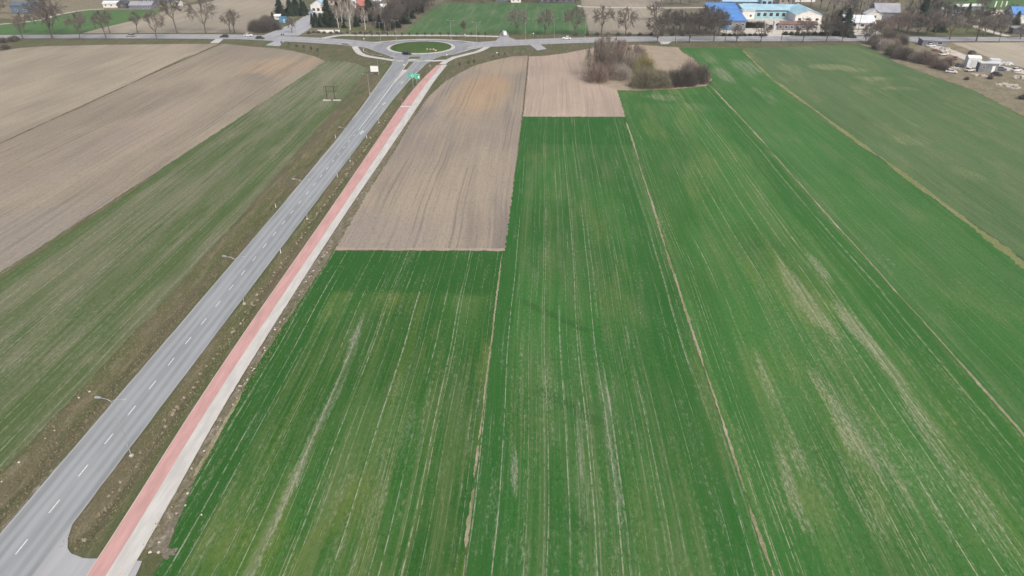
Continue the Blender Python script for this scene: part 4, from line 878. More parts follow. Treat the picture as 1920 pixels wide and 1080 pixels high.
for i, p in enumerate(spots+far):
    o = lp if i == 0 else copy_tree(lp)
    o.location = (p[0], p[1], 0); o.rotation_euler = (0, 0, -.08 if i < 5 else rnd.uniform(-.3, .3)); o.scale = (1, 1, .78 if i > 13 else 1)
    if i < 5: tag(o, 'double armed grey street lamp beside the cycle path, %s from the driveway apron' % ORD[i], 'street lamp', 'street lamps along the straight road')
    else: tag(o, 'double armed grey street lamp standing around the roundabout and main road', 'street lamp', 'street lamps around the roundabout')
# wooden power poles by the eastern main road
for i, (x, y, h) in enumerate(((1266, 79.5, 8), (1359, 80, 7), (1380, 80.5, 9), (1464, 79.5, 7), (1680, 66, 11), (1872, 80, 9), (1597, 62, 13), (1608, 60, 12))):
    e = empty('utility_pole', P(x, y)+(0,)); MB().tube([(0, 0, -.1), (0, 0, h)], [.14, .10], 8).build('pole', 'timber', e)
    MB().box(-.9, .9, -.05, .05, h-.6, h-.48).build('crossarm', 'timber', e)
    for k in (-.8, 0, .8): MB().tube([(k, 0, h-.48), (k, 0, h-.28)], [.05, .04], 6).build('insulator', 'render_white', e)
    tag(e, 'thin timber utility pole by the eastern main road', 'utility pole', 'utility poles by the eastern main road')

# direction sign: two green panels on posts, the ring diagram in white
c = P(779, 163); e = empty('direction_sign', c+(0,), .03)
for k in (-.9, .7): MB().tube([(k, 0, -.1), (k, 0, 5.2)], [.07, .07], 8).build('post', 'galv', e)
pn = MB().box(-2.5, .1, -.12, -.08, 3.5, 5.4).build('panel', 'green_sign', e)
pn2 = MB().box(.14, 2.0, -.12, -.08, 3.1, 5.0).build('panel', 'green_sign', e)
g = MB(); zc, xc = 4.35, -.9
for i in range(20):
    a, b = 2*pi*i/20, 2*pi*(i+1)/20
    g.quad((xc+.34*cos(a), -.128, zc+.34*sin(a)), (xc+.34*cos(b), -.128, zc+.34*sin(b)), (xc+.46*cos(b), -.128, zc+.46*sin(b)), (xc+.46*cos(a), -.128, zc+.46*sin(a)))
for x0, x1, z0, z1 in ((-1.9, -1.36, zc-.07, zc+.07), (-.44, -.1, zc-.07, zc+.07), (-.97, -.83, zc+.46, 5.2), (-.97, -.83, 3.6, zc-.46)): g.quad((x0, -.128, z0), (x1, -.128, z0), (x1, -.128, z1), (x0, -.128, z1))
g.build('ring_diagram', 'white', pn)
g = MB()
for x0, x1, z0, z1 in ((.20, 1.94, 4.9, 4.95), (.20, 1.94, 3.15, 3.2), (.20, .25, 3.2, 4.9), (1.89, 1.94, 3.2, 4.9), (1.2, 1.75, 3.5, 4.2)): g.quad((x0, -.128, z0), (x1, -.128, z0), (x1, -.128, z1), (x0, -.128, z1))
g.build('sign_border', 'white', pn2)
tag(e, 'large green direction sign with two panels beside the cycle path', 'road sign')
# blank white billboard
c = P(703, 140.5); e = empty('billboard', c+(0,), -.02)
for k in (-1.1, 1.1): MB().tube([(k, .08, -.1), (k, .08, 3.4)], [.08, .08], 8).build('post', 'darkmetal', e)
MB().box(-1.65, 1.65, -.06, .02, 1.35, 3.65).build('board', 'white', e)
fr = MB(); fr.box(-1.71, 1.71, -.09, .03, 3.65, 3.72); fr.box(-1.71, 1.71, -.09, .03, 1.28, 1.35); fr.box(-1.71, -1.65, -.09, .03, 1.35, 3.65); fr.box(1.65, 1.71, -.09, .03, 1.35, 3.65); fr.build('frame', 'galv', e)
tag(e, 'blank white billboard on two posts left of the south arm', 'billboard')
# bare timber hoarding frame in the striped field
c = P(620, 187); e = empty('hoarding_frame', c+(0,), .0)
for k in (-1.3, 1.6): MB().box(k-.13, k+.13, -.13, .13, -.1, 5.0).build('post', 'timber', e)
for z in (3.1, 4.75): MB().box(-2.0, 3.2, -.17, -.135, z, z+.16).build('rail', 'timber', e)
for k in range(7): MB().box(-2.0+k*.85, -1.88+k*.85, -.21, -.172, 2.9, 5.1).build('batten', 'timber', e)
tag(e, 'dark empty timber hoarding frame in the striped field', 'frame')
for x, lb in ((614, 'pale concrete slab under the left post of the hoarding frame'), (633, 'pale concrete slab under the right post of the hoarding frame')):
    q = P(x, 187.5); o = MB().box(-1.3, 1.3, -.5, .5, 0, .25).build('concrete_slab', 'concrete'); o.location = (q[0], q[1]-.8, 0); tag(o, lb, 'slab')
# small traffic signs
def sign(x, y, kind, label, h=2.3):
    e = empty('traffic_sign', P(x, y)+(0,)); MB().tube([(0, 0, -.05), (0, 0, h)], [.04, .04], 6).build('post', 'galv', e)
    mm = MB(); n = {'tri': 3, 'round': 16, 'sq': 4}[kind]; r_ = .36
    pts = [(r_*sin(2*pi*i/n+(pi/4 if n == 4 else pi if n == 3 else 0)), h-.3+r_*cos(2*pi*i/n+(pi/4 if n == 4 else pi if n == 3 else 0))) for i in range(n)]
    mm.side_prism(pts, -.07, -.05); mm.build('plate', {'tri': 'mark_old', 'round': 'roof_red', 'sq': 'white'}[kind], e, recalc=True)
    return tag(e, label, 'traffic sign')
sign(688, 96, 'tri', 'yellowish triangular traffic sign in the west grass bed'); sign(758, 130, 'sq', 'white traffic sign on the south splitter island')
sign(838, 111, 'sq', 'white square sign beside the southeast path'); sign(932, 107, 'sq', 'white sign on the southeast verge below the east arm'); sign(754, 197, 'round', 'small dull red round sign at the edge of the red cycle path')
sign(683, 80, 'sq', 'white sign at the north edge of the west arm'); sign(872, 72, 'sq', 'white sign behind the roundabout beside the taller young tree'); sign(807, 132, 'tri', 'triangular sign on the verge right of the south arm')
sign(1000, 70, 'sq', 'white sign north of the eastern main road'); sign(735, 96, 'round', 'round sign at the west edge of the ring')
# chevron boards on the island
for i, (x, y) in enumerate(((801, 96.5), (807, 96.5), (813, 96.5), (817, 98.5))):
    q = P(x, y); e = empty('chevron_board', q+(.15,), .1*i-.1); MB().tube([(0, 0, -.1), (0, 0, 1.1)], [.04, .04], 6).build('post', 'galv', e)
    b = MB().box(-.45, .45, -.06, -.03, .55, 1.2).build('board', 'mark_old', e); mm = MB()
    for k in range(2):
        x0 = -.46+k*.42
        mm.quad((x0, -.064, .97), (x0+.2, -.064, .97), (x0+.4, -.064, 1.3), (x0+.2, -.064, 1.3)); mm.quad((x0, -.064, .97), (x0+.2, -.064, .64), (x0+.4, -.064, .64), (x0+.2, -.064, .97))
    mm.build('chevron', 'roof_red', b); tag(e, 'pale chevron board on the lawn of the roundabout island', 'road sign', 'chevron boards on the island')
# roadside marker posts
for i, (u, v) in enumerate(((-54.2, 126), (-54.2, 171), (-63.6, 150), (-63.9, 205), (-54.1, 205))):
    e = empty('marker_post', (u, v, gz(u, v)-.02)); MB().box(-.07, .07, -.05, .05, 0, 1.0).build('post', 'white', e); MB().box(-.072, .072, -.053, -.05, .75, .9).build('reflector', 'lampred', e)
    tag(e, 'small white marker post at the edge of the straight road', 'marker post', 'marker posts along the straight road')

# ------------------------------------------------------------------ vehicles
def carpaint(c): return plain('car_paint_%02d' % len(bpy.data.materials), c, .3, .5, .04)
def car(x, y, ang, paint, label, van=False):
    e = empty('car', P(x, y)+(ZR+.02,), ang); L, W = (4.4, 1.78) if not van else (5.4, 1.95)
    pm = carpaint(paint); mm = MB()
    if not van: prof = [(-2.18, .32), (-2.2, .78), (-1.95, .95), (1.0, .98), (2.0, .80), (2.2, .62), (2.18, .32)]
    else: prof = [(-2.7, .35), (-2.7, 1.0), (1.5, 1.1), (2.55, .92), (2.7, .6), (2.68, .35)]
    mm.side_prism(prof, -W/2, W/2); bd = mm.build('body', pm, e, recalc=True)
    cab = MB()
    lo, hi, z0, z1 = ((-1.9, 1.0), (-1.3, .35), .95, 1.46) if not van else ((-2.68, 1.55), (-2.6, .75), 1.0, 2.2)
    w0, w1 = W/2-.05, W/2-.22
    b = [(lo[0], -w0, z0), (lo[1], -w0, z0), (lo[1], w0, z0), (lo[0], w0, z0), (hi[0], -w1, z1), (hi[1], -w1, z1), (hi[1], w1, z1), (hi[0], w1, z1)]
    cab.v = b; cab.f = [(4, 5, 6, 7), (0, 1, 5, 4), (1, 2, 6, 5), (2, 3, 7, 6), (3, 0, 4, 7)]
    cab.build('cabin', 'glass' if not van else pm, e, recalc=True)
    MB().box(hi[0]-.03, hi[1]+.03, -w1-.02, w1+.02, z1+.002, z1+.05).build('roof', pm, e)
    for sy in (-1, 1):
        if van: MB().box(.3, 1.0, sy*(w0-.08)-.02, sy*(w0-.08)+.02, 1.2, 1.75).build('window', 'glass', e)
        else:
            for px in (-.45,): MB().tube([(px, sy*(w0+.0), z0), (px, sy*(w1+.02), z1)], [.05, .05], 4).build('pillar', pm, e)
        for px in ((-1.35, 1.35) if not van else (-1.7, 1.7)):
            wh = MB().tube([(px, sy*(W/2-.2), .33), (px, sy*(W/2+.02), .33)], [.33, .33], 14).build('wheel', 'tyre', e)
            MB().tube([(px, sy*(W/2+.02), .33), (px, sy*(W/2+.03), .33)], [.19, .19], 10).build('rim', 'galv', wh)
        k = L/2-.01; MB().box(k-.12, k+.01, sy*.62-.2, sy*.62+.2, .58, .74).build('headlight', 'lampwhite', e)
        MB().box(-k-.02, -k+.1, sy*.66-.16, sy*.66+.16, .66, .86).build('tail_light', 'lampred', e)
    return tag(e, label, 'car' if not van else 'van')
car(245, 69, pi, (.30, .30, .31), 'grey car driving under the bare trees on the western main road')
car(421, 70.5, pi, (.03, .03, .035), 'black car beside the pale field entrance')
car(466, 68.2, 0, (.78, .78, .78), 'white car on the far lane before the side road')
car(488, 73.5, 0, (.035, .045, .05), 'dark car on the near lane before the side road')
car(763, 103, -.25, (.012, .014, .02), 'black car circling the roundabout island')
car(945, 66.5, pi/2+.3, (.80, .80, .80), 'white van waiting in the short side road', True)
car(1062, 74, pi, (.82, .82, .82), 'white car on the main road east of the roundabout')
for x, y, a, cpt, lb in ((1411, 50, .3, (.08, .08, .09), 'dark car parked in the yard of the blue works'), (1445, 52, 1.2, (.05, .06, .07), 'black car parked before the red roofed workshop'), (1594, 63, .1, (.06, .05, .05), 'dark car parked before the white house'),
                         (1822, 101, .6, (.05, .05, .055), 'dark car parked at the bare field edge above the white shed'), (1876, 132, -.5, (.16, .17, .2), 'grey car parked right of the white shed'), (1905, 134, .3, (.75, .75, .75), 'white car at the right end of the scrap yard'), (1800, 126, .2, (.06, .06, .07), 'dark car left of the white shed'),
                         (1818, 134, .4, (.7, .68, .66), 'pale car parked below the white shed'), (1783, 137, -.4, (.72, .70, .68), 'pale car alone on the rubble slope'), (1868, 142, -.7, (.05, .05, .06), 'black car below the grey car in the scrap yard'), (1790, 112, .9, (.3, .12, .1), 'rusty red car beside the gravel track'), (1768, 104, .3, (.72, .7, .68), 'pale car near the top of the gravel track'), (1745, 88, 0, (.75, .75, .76), 'white car at the dark roofed kiosk'),
                         (1897, 62, .2, (.35, .1, .08), 'red car before the dark garden shed'), (1692, 79.5, .4, (.8, .8, .8), 'white car half hidden behind the hedge')):
    car(x, y, a, cpt, lb)
# two cyclists' bikes? -> a moped standing at the side road mouth
def moped(x, y, a, label):
    e = empty('moped', P(x, y)+(ZR,), a)
    for px in (-.65, .65):
        t_ = MB(); t_.tube([(px, -.05, .3), (px, .05, .3)], [.3, .3], 14); t_.build('wheel', 'tyre', e)
    MB().tube([(-.65, 0, .3), (-.2, 0, .55), (.35, 0, .6), (.65, 0, .3)], [.07, .14, .12, .05], 6).build('frame', 'darkmetal', e)
    MB().tube([(-.7, 0, .78), (-.1, 0, .8)], [.13, .13], 6).build('saddle', 'tyre', e)
    MB().tube([(.62, 0, .35), (.42, 0, 1.0)], [.05, .05], 6).build('fork', 'galv', e)
    MB().tube([(.42, -.35, 1.02), (.42, .35, 1.02)], [.03, .03], 6).build('handlebar', 'darkmetal', e)
    return tag(e, label, 'moped')
moped(530, 66.5, .3, 'dark moped at the mouth of the side road')

# ------------------------------------------------------------------ buildings
def walls(mb, w, d, h): mb.box(-w/2, w/2, -d/2, d/2, -.1, h)
def windows(e, spec, w, d):
    for (side, x, z, ww, hh) in spec:
        o = MB()
        if side == 'f': o.box(x-ww/2, x+ww/2, -d/2-.06, -d/2-.003, z, z+hh)
        elif side == 'r': o.box(w/2+.003, w/2+.06, x-ww/2, x+ww/2, z, z+hh)
        elif side == 'l': o.box(-w/2-.06, -w/2-.003, x-ww/2, x+ww/2, z, z+hh)
        f = o.build('window', 'white', e); g = MB(); t = .09
        if side == 'f': g.box(x-ww/2+t, x+ww/2-t, -d/2-.075, -d/2-.062, z+t, z+hh-t)
        elif side == 'r': g.box(w/2+.062, w/2+.075, x-ww/2+t, x+ww/2-t, z+t, z+hh-t)
        else: g.box(-w/2-.075, -w/2-.062, x-ww/2+t, x+ww/2-t, z+t, z+hh-t)
        g.build('pane', 'glass', f)
def building(name, loc, rz, w, d, h, roof, rise, wmat, rmat, label, wins=(), axis='x', over=.4, doors=(), chimney=False, cat='building', band=None):
    """box walls w (x) by d (y); roof 'gable' with its ridge along axis, 'mono' falling towards the front, or 'flat'"""
    e = empty(name, (loc[0], loc[1], 0), rz)
    m = MB()
    if roof == 'gable' and axis == 'x':
        m.v = [(-w/2, -d/2, -.1), (-w/2, d/2, -.1), (-w/2, d/2, h), (-w/2, 0, h+rise), (-w/2, -d/2, h)]; m.v += [(w/2, y, z) for x, y, z in m.v]
    elif roof == 'gable':
        m.v = [(-w/2, -d/2, -.1), (w/2, -d/2, -.1), (w/2, -d/2, h), (0, -d/2, h+rise), (-w/2, -d/2, h)]; m.v += [(x, d/2, z) for x, y, z in m.v]
    elif roof == 'mono':
        m.v = [(-w/2, -d/2, -.1), (-w/2, d/2, -.1), (-w/2, d/2, h+rise), (-w/2, 0, h+rise/2), (-w/2, -d/2, h)]; m.v += [(w/2, y, z) for x, y, z in m.v]
    if m.v: m.f = [(0, 1, 2, 3, 4), (9, 8, 7, 6, 5)]+[(i, (i+1) % 5, (i+1) % 5+5, i+5) for i in range(5)]
    else: m.box(-w/2, w/2, -d/2, d/2, -.1, h)
    wall = m.build('wall', wmat, e, recalc=True)
    if band:
        z0, z1, mt = band; MB().box(-w/2-.02, w/2+.02, -d/2-.04, -d/2-.003, z0, z1).build('cladding_band', mt, wall)
    r = MB(); th = .16; o = over
    def slab(a, b, c_, d_):
        k = len(r.v); r.v += [a, b, c_, d_]+[(x, y, z+th) for x, y, z in (a, b, c_, d_)]
        r.f += [tuple(k+i for i in q) for q in ((0, 3, 2, 1), (4, 5, 6, 7), (0, 1, 5, 4), (1, 2, 6, 5), (2, 3, 7, 6), (3, 0, 4, 7))]
    if roof == 'gable' and axis == 'x':
        sl = rise/(d/2); e0 = h-sl*o+.02
        slab((-w/2-o, -d/2-o, e0), (w/2+o, -d/2-o, e0), (w/2+o, 0, h+rise+.02), (-w/2-o, 0, h+rise+.02)); slab((-w/2-o, .001, h+rise+.02), (w/2+o, .001, h+rise+.02), (w/2+o, d/2+o, e0), (-w/2-o, d/2+o, e0))
    elif roof == 'gable':
        sl = rise/(w/2); e0 = h-sl*o+.02
        slab((-w/2-o, -d/2-o, e0), (0, -d/2-o, h+rise+.02), (0, d/2+o, h+rise+.02), (-w/2-o, d/2+o, e0)); slab((.001, -d/2-o, h+rise+.02), (w/2+o, -d/2-o, e0), (w/2+o, d/2+o, e0), (.001, d/2+o, h+rise+.02))
    elif roof == 'mono':
        sl = rise/d; slab((-w/2-o, -d/2-o, h-sl*o+.02), (w/2+o, -d/2-o, h-sl*o+.02), (w/2+o, d/2+o, h+rise+sl*o+.02), (-w/2-o, d/2+o, h+rise+sl*o+.02))
    else:
        r.box(-w/2-o, w/2+o, -d/2-o, d/2+o, h+.003, h+.3)
    rf = r.build('roof', rmat, e, recalc=True)
    if chimney: MB().box(w*.18, w*.18+.6, .3, .9, h+rise*.3, h+rise+.9).build('chimney', 'brickwall', rf)
    windows(e, wins, w, d)
    for (x, ww, hh, mt) in doors:
        dd = MB().box(x-ww/2, x+ww/2, -d/2-.05, -d/2-.003, 0, hh).build('door', mt, e); MB().box(x+ww*.3, x+ww*.36, -d/2-.09, -d/2-.052, hh*.45, hh*.5).build('handle', 'galv', dd)
    return tag(e, label, cat)
def at(x, y, dy=0): q = P(x, y); return (q[0], q[1]+dy)
def row(n, w, z, ww, hh, side='f', x0=None): 
    a = -w/2+w/n/2; return [(side, a+i*w/n, z, ww, hh) for i in range(n)]
# blue works
building('factory_hall', at(1368, 57, 16), 0, 17, 32, 5.2, 'mono', 5.0, 'wall_grey', 'roof_blue', 'blue roofed factory hall with grey walls behind the bare trees', row(5, 17, 2.6, 1.6, 1.0), doors=((-2, 3.2, 3.4, 'blue_paint'),))
building('factory_hall', at(1398, 17, 5), 0, 31, 10, 4.6, 'mono', 2.2, 'render_white', 'roof_light', 'long low hall with pale blue roof at the back of the works', row(8, 31, 2.0, 2.4, 1.3), band=(3.6, 4.5, 'wall_slate'))
building('office_block', at(1432, 17, -1), 0, 7, 8, 6.8, 'flat', 0, 'roof_light', 'roof_light', 'small pale blue office block on the long low hall', row(2, 7, 3.6, 2.6, 2.0), over=.2)
building('workshop_tower', at(1382, 27, 3), 0, 5, 6, 6.4, 'flat', 0, 'wall_slate', 'roof_dark', 'dark blue cube between the blue hall and the cyan wing', row(1, 5, 3.2, 1.6, 1.4), over=.1)
building('factory_wing', at(1445, 35.5, 7), 0, 34, 13, 5.0, 'mono', 1.6, 'clad_cyan', 'roof_cyan', 'cyan glazed factory wing facing the yard', row(9, 34, 1.4, 2.2, 2.2)[2:], band=(4.1, 4.8, 'wall_slate'))
building('factory_annex', at(1402, 35.8, 2.6), 0, 7.5, 5, 4.6, 'flat', 0, 'render_white', 'roof_pale', 'white annex at the left end of the cyan wing', [('f', 1.5, 1.2, 1.4, 1.4)], over=.25)
building('factory_hall', at(1516, 44, 13), -.05, 15, 26, 4.8, 'gable', 2.8, 'render_white', 'roof_cyan', 'gabled hall with cyan roof and white walls', row(3, 15, 1.6, 1.8, 1.4)+[('r', -4, 1.6, 2.2, 1.5), ('r', 4, 1.6, 2.2, 1.5)], axis='y')
building('workshop', at(1494, 56.5, 3.4), 0, 22, 7, 3.2, 'gable', 1.0, 'wall_grey', 'brickwall', 'low workshop with faded red roof facing the main road', row(7, 22, 1.0, 1.6, 1.3), doors=((9.5, 1.4, 2.4, 'white'),))
building('gatehouse', at(1455, 56, 2), 0, 2.4, 3, 4.0, 'flat', 0, 'render_white', 'roof_pale', 'slim white gatehouse left of the red roofed workshop', [('f', 0, 2.2, 1.2, 1.0)], over=.15)
# white house and neighbours
building('house', at(1611, 54, 6.5), -.12, 16.5, 12, 3.4, 'gable', 3.0, 'render_white', 'roof_pale', 'white house with pale grey roof beside the main road', [('f', -3.2, 1.2, 4.2, 1.3), ('f', 2.2, 1.2, 2.2, 1.3), ('f', 6, 1.2, 1.6, 1.3), ('l', 0, 1.2, 1.8, 1.4)], doors=((4.4, 1.1, 2.2, 'brickwall'),), over=.7)
building('house', at(1664, 38, 6), -.12, 14, 11, 4.6, 'gable', 4.2, 'wall_grey', 'roof_grey', 'grey house with white gable trim behind the garden trees', [('f', -3, 1.2, 1.6, 1.4), ('f', 3, 1.2, 1.6, 1.4), ('l', 0, 3.2, 1.6, 1.4)], chimney=True)
building('garage', at(1638, 37, 3), -.12, 9, 7, 3.0, 'gable', 3.0, 'render_white', 'roof_pale', 'white gabled garage between the white house and grey house', [('f', 0, 1.0, 2.6, 1.6)], axis='y')
building('kiosk', at(1752, 86, 3), -.2, 11, 8, 2.6, 'flat', 0, 'wall_grey', 'roof_grey', 'low dark roofed kiosk beside the gravel track', [('f', -2, 1.0, 2.4, 1.2), ('f', 2.5, 1.0, 2.4, 1.2)])
building('storage_shed', at(1828, 127, 3.2), -.25, 5.0, 5, 3.8, 'gable', .7, 'white', 'white', 'white tarpaulin storage shed in the scrap yard', doors=((0, 2.6, 3.2, 'roof_pale'),), over=.1)
building('trailer', at(1853, 136, 2), -.1, 7.5, 3, 3.6, 'flat', 0, 'wall_grey', 'roof_pale', 'grey box trailer parked right of the white shed', [('f', -2, 1.6, 1.2, .9)], over=.05, doors=((2, 1.2, 2.6, 'white'),), cat='trailer')
building('trailer', at(1866, 128, 2), -.3, 4.0, 4, 3.2, 'flat', 0, 'white', 'roof_pale', 'white box body behind the grey trailer', [('f', 0, 1.4, 1.6, .9)], over=.05, cat='trailer')
building('house', at(1916, 44, 5), 0, 12, 9, 5.2, 'gable', 3.4, 'render_white', 'roof_blue', 'white house with bright blue roof at the village edge', [('f', -3, 2.2, 1.4, 1.5), ('f', 1, 2.2, 1.4, 1.5), ('f', 4, 2.2, 1.4, 1.5)], chimney=True)
building('garden_shed', at(1912, 64, 2), -.1, 8, 5, 3.0, 'flat', 0, 'roof_dark', 'roof_grey', 'dark garden shed by the right end of the main road', [('f', -1, 1.2, 1.4, 1.0)])
building('shed', at(1768, 35, 2), 0, 3.0, 4, 5.4, 'flat', 0, 'render_white', 'roof_pale', 'tall narrow white shed among the far village trees', [('f', 0, 3.2, 1.4, .8), ('f', 0, 1.2, 1.4, .8)], over=.1)
building('shed', at(1791, 33, 3), 0, 9, 6, 2.8, 'gable', 1.2, 'wall_grey', 'roof_grey', 'low grey shed beside the tall narrow white one', row(3, 9, 1.0, 1.2, 1.0))
building('shed', at(1806, 20, 3), 0, 8, 5, 2.6, 'gable', 1.0, 'roof_dark', 'white', 'small dark shed with a white roof before the green field', row(2, 8, 1.0, 1.2, 1.0))
building('shed', at(1831, 19.5, 3), 0, 9, 5, 2.6, 'gable', 1.0, 'wall_grey', 'white', 'grey shed with a white roof right of the dark one', row(3, 9, 1.0, 1.2, 1.0))
building('shed', at(1870, 30, 3), 0, 14, 6, 2.6, 'flat', 0, 'render_cream', 'gravel', 'long cream flat shed below the white banners', row(4, 14, 1.0, 1.2, 1.0), over=.2)
building('house', at(1472, 8, 5), .1, 9, 8, 3.2, 'gable', 3.0, 'render_cream', 'render_cream', 'cream house behind the cyan wing', [('f', -2, 1.2, 1.4, 1.3), ('f', 2, 1.2, 1.4, 1.3)])
building('house', at(1510, 4, 5), 0, 14, 8, 3.2, 'gable', 2.6, 'render_white', 'roof_pale', 'white house behind the gabled cyan hall', [('f', -4, 1.2, 1.4, 1.3), ('f', 0, 1.2, 1.4, 1.3), ('f', 4, 1.2, 1.4, 1.3)])
# left farm and the houses behind the roundabout
building('barn', at(39, 27, 6), .08, 13, 10, 5.2, 'gable', 1.6, 'wall_slate', 'wall_slate', 'slate blue barn behind the first bare trees', [('f', -3, 1.6, 1.4, 1.2), ('f', 2, 1.6, 1.4, 1.2)], doors=((5, 2.4, 3.2, 'roof_dark'),))
building('shed', at(208, 14.5, 4), .1, 11, 7, 2.6, 'gable', 1.2, 'render_white', 'roof_pale', 'white low shed beside the dark gabled barn', row(3, 11, 1.0, 1.2, 1.0))
building('barn', at(228, 16, 4), .05, 5.8, 7, 3.0, 'gable', 1.8, 'roof_dark', 'roof_dark', 'small dark gabled barn before the green wedge', [('f', 0, 1.0, 1.2, 1.0)], axis='y')
building('barn', at(263, 18, 5), .02, 15, 9, 2.6, 'gable', 1.8, 'wall_grey', 'roof_grey', 'long grey roofed barn beyond the bright green wedge', row(4, 15, .9, 1.2, 1.0))
building('house', at(275, 6, 4), 0, 9, 7, 3.6, 'gable', 2.4, 'wall_grey', 'roof_dark', 'dark roofed house behind the long grey barn', row(3, 9, 1.2, 1.2, 1.2))
building('house', at(305, 5, 4), 0, 9, 7, 3.6, 'gable', 2.4, 'wall_slate', 'roof_grey', 'slate coloured house behind the long grey barn', row(3, 9, 1.2, 1.2, 1.2))
building('shed', at(332, 13, 3), 0, 4, 4, 2.4, 'gable', .9, 'white', 'white', 'small white shed at the edge of the tan field', [('f', 0, .8, 1.2, 1.0)])
building('hut', at(529, 43, 2), .2, 4.0, 3, 2.9, 'flat', 0, 'blue_paint', 'blue_paint', 'blue container hut beside the side road', [('f', -.8, 1.2, 1.0, .9)], over=.1, doors=((.9, 1.0, 2.1, 'roof_light'),))
building('shed', at(519, 37, 2), .2, 3.4, 3, 2.0, 'mono', .5, 'render_white', 'white', 'low white lean to shed behind the blue hut', [('f', 0, .7, 1.0, .8)])
building('house', at(596, 25, 6), 0, 9.5, 9, 4.8, 'gable', 3.0, 'render_white', 'roof_light', 'white house with pale blue trim behind the spruces', [('f', -2.8, 1.2, 1.8, 1.8), ('f', .2, 1.2, 1.8, 1.8), ('f', 3, 1.2, 1.6, 1.8)], doors=((-4.1, .9, 2.1, 'blue_paint'),), axis='y')
building('house', at(618, 10, 5), 0, 12, 9, 3.4, 'gable', 3.4, 'render_cream', 'roof_red', 'cream house with red tiled roof behind the white house', row(4, 12, 1.2, 1.2, 1.3), chimney=True)
building('house', at(677, 20, 5), 0, 7.5, 8, 3.0, 'gable', 3.0, 'brickwall', 'roof_red', 'brown house with dull red roof between birch and spruce', row(2, 7.5, 1.0, 1.2, 1.2), chimney=True)
building('bungalow', at(660, 20, 4), 0, 5.2, 7, 4.8, 'gable', 2.0, 'render_white', 'roof_pale', 'white bungalow behind the tall birch', row(2, 5.2, 1.6, 1.0, 1.2), axis='y')
building('shed', at(706, 10, 3), 0, 5.5, 5, 2.6, 'mono', .8, 'wall_grey', 'white', 'small shed with white sheet roof behind the spruce', row(2, 5.5, .9, 1.0, 1.0))
building('shed', at(719, 22, 3), .1, 4.5, 5, 2.4, 'mono', 1.4, 'render_cream', 'white', 'pale lean to shed beside the wood edge', row(2, 4.5, .8, 1.0, .8))
building('house', at(967, 5, 4), 0, 7, 7, 3.6, 'gable', 2.6, 'render_white', 'roof_pale', 'white house at the far end of the striped green field', row(2, 7, 1.2, 1.2, 1.3))
building('house', at(940, 3.5, 4), 0, 9, 7, 3.4, 'gable', 2.6, 'wall_slate', 'roof_grey', 'grey house left of the far white house', row(3, 9, 1.2, 1.2, 1.3))
building('shed', at(1045, 6, 3), 0, 26, 6, 2.4, 'gable', 1.2, 'roof_dark', 'roof_dark', 'long low dark shed at the end of the green field', row(6, 26, .9, 1.2, .9))
# white garden wall in panels
for x0, x1, lb in ((596, 626, 'long white garden wall panelled below the spruces'), (629, 637.5, 'short white garden wall end below the spruces')):
    a = P(x0, 61.5); b = P(x1, 61.5); n = 5 if x1-x0 > 20 else 2; e = empty('garden_wall', a+(0,), atan2(b[1]-a[1], b[0]-a[0])); L = hypot(b[0]-a[0], b[1]-a[1])
    for i in range(n): MB().box(i*L/n+.12, (i+1)*L/n-.03, -.08, .08, -.1, 1.5).build('panel', 'white', e)
    for i in range(n+1): MB().box(i*L/n-.03, i*L/n+.11, -.13, .13, -.1, 1.65).build('pier', 'concrete', e)
    tag(e, lb, 'wall')
# fence around the grassy plot behind the roundabout
a = P(640, 64.5); b = P(745, 64.5); e = empty('mesh_fence', a+(0,), atan2(b[1]-a[1], b[0]-a[0])); L = hypot(b[0]-a[0], b[1]-a[1])
for i in range(14): MB().tube([(i*L/13, 0, -.1), (i*L/13, 0, 1.5)], [.04, .04], 5).build('post', 'galv', e)
for z in (.2, .8, 1.4): MB().tube([(0, 0, z), (L, 0, z)], [.02, .02], 4).build('rail', 'galv', e)
tag(e, 'thin grey post fence before the birch plot', 'fence')
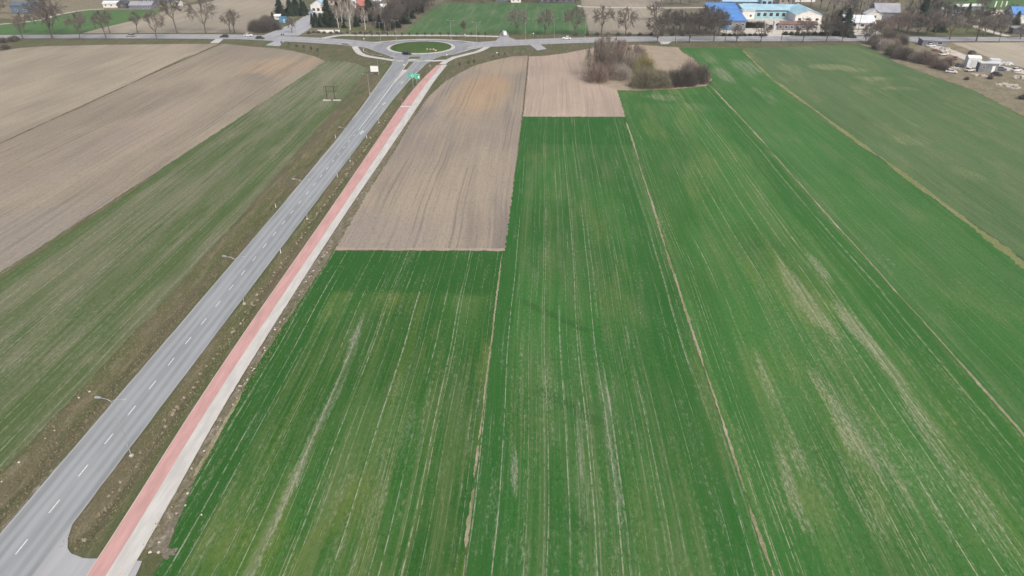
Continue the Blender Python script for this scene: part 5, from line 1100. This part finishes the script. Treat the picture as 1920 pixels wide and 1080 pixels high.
# tall banners in the far green field
for i, (x, mt) in enumerate(((1865, 'white'), (1876, 'render_cream'), (1885, 'white'))):
    e = empty('banner', P(x, 14.5)+(0,)); MB().tube([(-.45, 0, -.1), (-.45, 0, 4.2)], [.04, .03], 6).build('pole', 'galv', e)
    MB().box(-.40, .42, -.02, .02, .5, 4.1).build('cloth', mt, e)
    tag(e, 'tall white banner beside the far green field' if mt == 'white' else 'tall cream banner between two white ones', 'banner', 'banners at the far field' if mt == 'white' else None)
# rubble heaps and pallets of the scrap yard
rh = random.Random(31)
for i, (x, y, mt, lb) in enumerate(((1770, 92, 'stone', 'pale rubble heap at the top of the scrap yard'), (1782, 98, 'stone', 'pale rubble heap left of the gravel track'), (1790, 130, 'stone', 'rubble heap near the hedge end'), (1880, 160, 'stone', 'flat pale rubble heap on the slope'), (1900, 163, 'stone', 'second pale rubble heap on the slope'), (1885, 120, 'roof_pale', 'pale scrap heap right of the white box'), (1840, 143, 'stone', 'pale scrap heap below the trailer'), (1755, 96, 'brickwall', 'brown scrap heap beside the kiosk'), (1912, 146, 'stone', 'pale heap below the white car'), (1775, 118, 'brickwall', 'brown scrap heap behind the hedge end'))):
    m = MB(); q = P(x, y)
    for k in range(26):
        a = rh.uniform(0, 6.28); r_ = rh.random()**.7*2.4; s = rh.uniform(.2, .6); z = max(0, .8*(1-r_/2.4))*rh.uniform(.5, 1)
        cx, cy = cos(a)*r_*1.5, sin(a)*r_; m.box(cx-s, cx+s*rh.uniform(.6, 1), cy-s, cy+s*rh.uniform(.5, 1), z-.3, z+s*.7)
    o = m.build('rubble_heap', mt); o.location = q+(0,); o.rotation_euler = (0, 0, rh.uniform(0, 3)); tag(o, lb, 'rubble', None, 'stuff')
# air between the camera and the far village
hz = MB().box(-900, 900, -150, 900, -3, 90).build('haze', 'white')
vm = bpy.data.materials.new('haze'); vm.use_nodes = True; nt = vm.node_tree; nt.nodes.remove(nt.nodes['Principled BSDF'])
pv = nt.nodes.new('ShaderNodeVolumePrincipled'); pv.inputs['Color'].default_value = (.86, .9, .95, 1); pv.inputs['Density'].default_value = .00020; pv.inputs['Anisotropy'].default_value = .2
nt.links.new(pv.outputs[0], nt.nodes['Material Output'].inputs['Volume']); hz.data.materials.clear(); hz.data.materials.append(vm)
tag(hz, 'thin pale haze over the whole landscape', None, None, 'stuff')
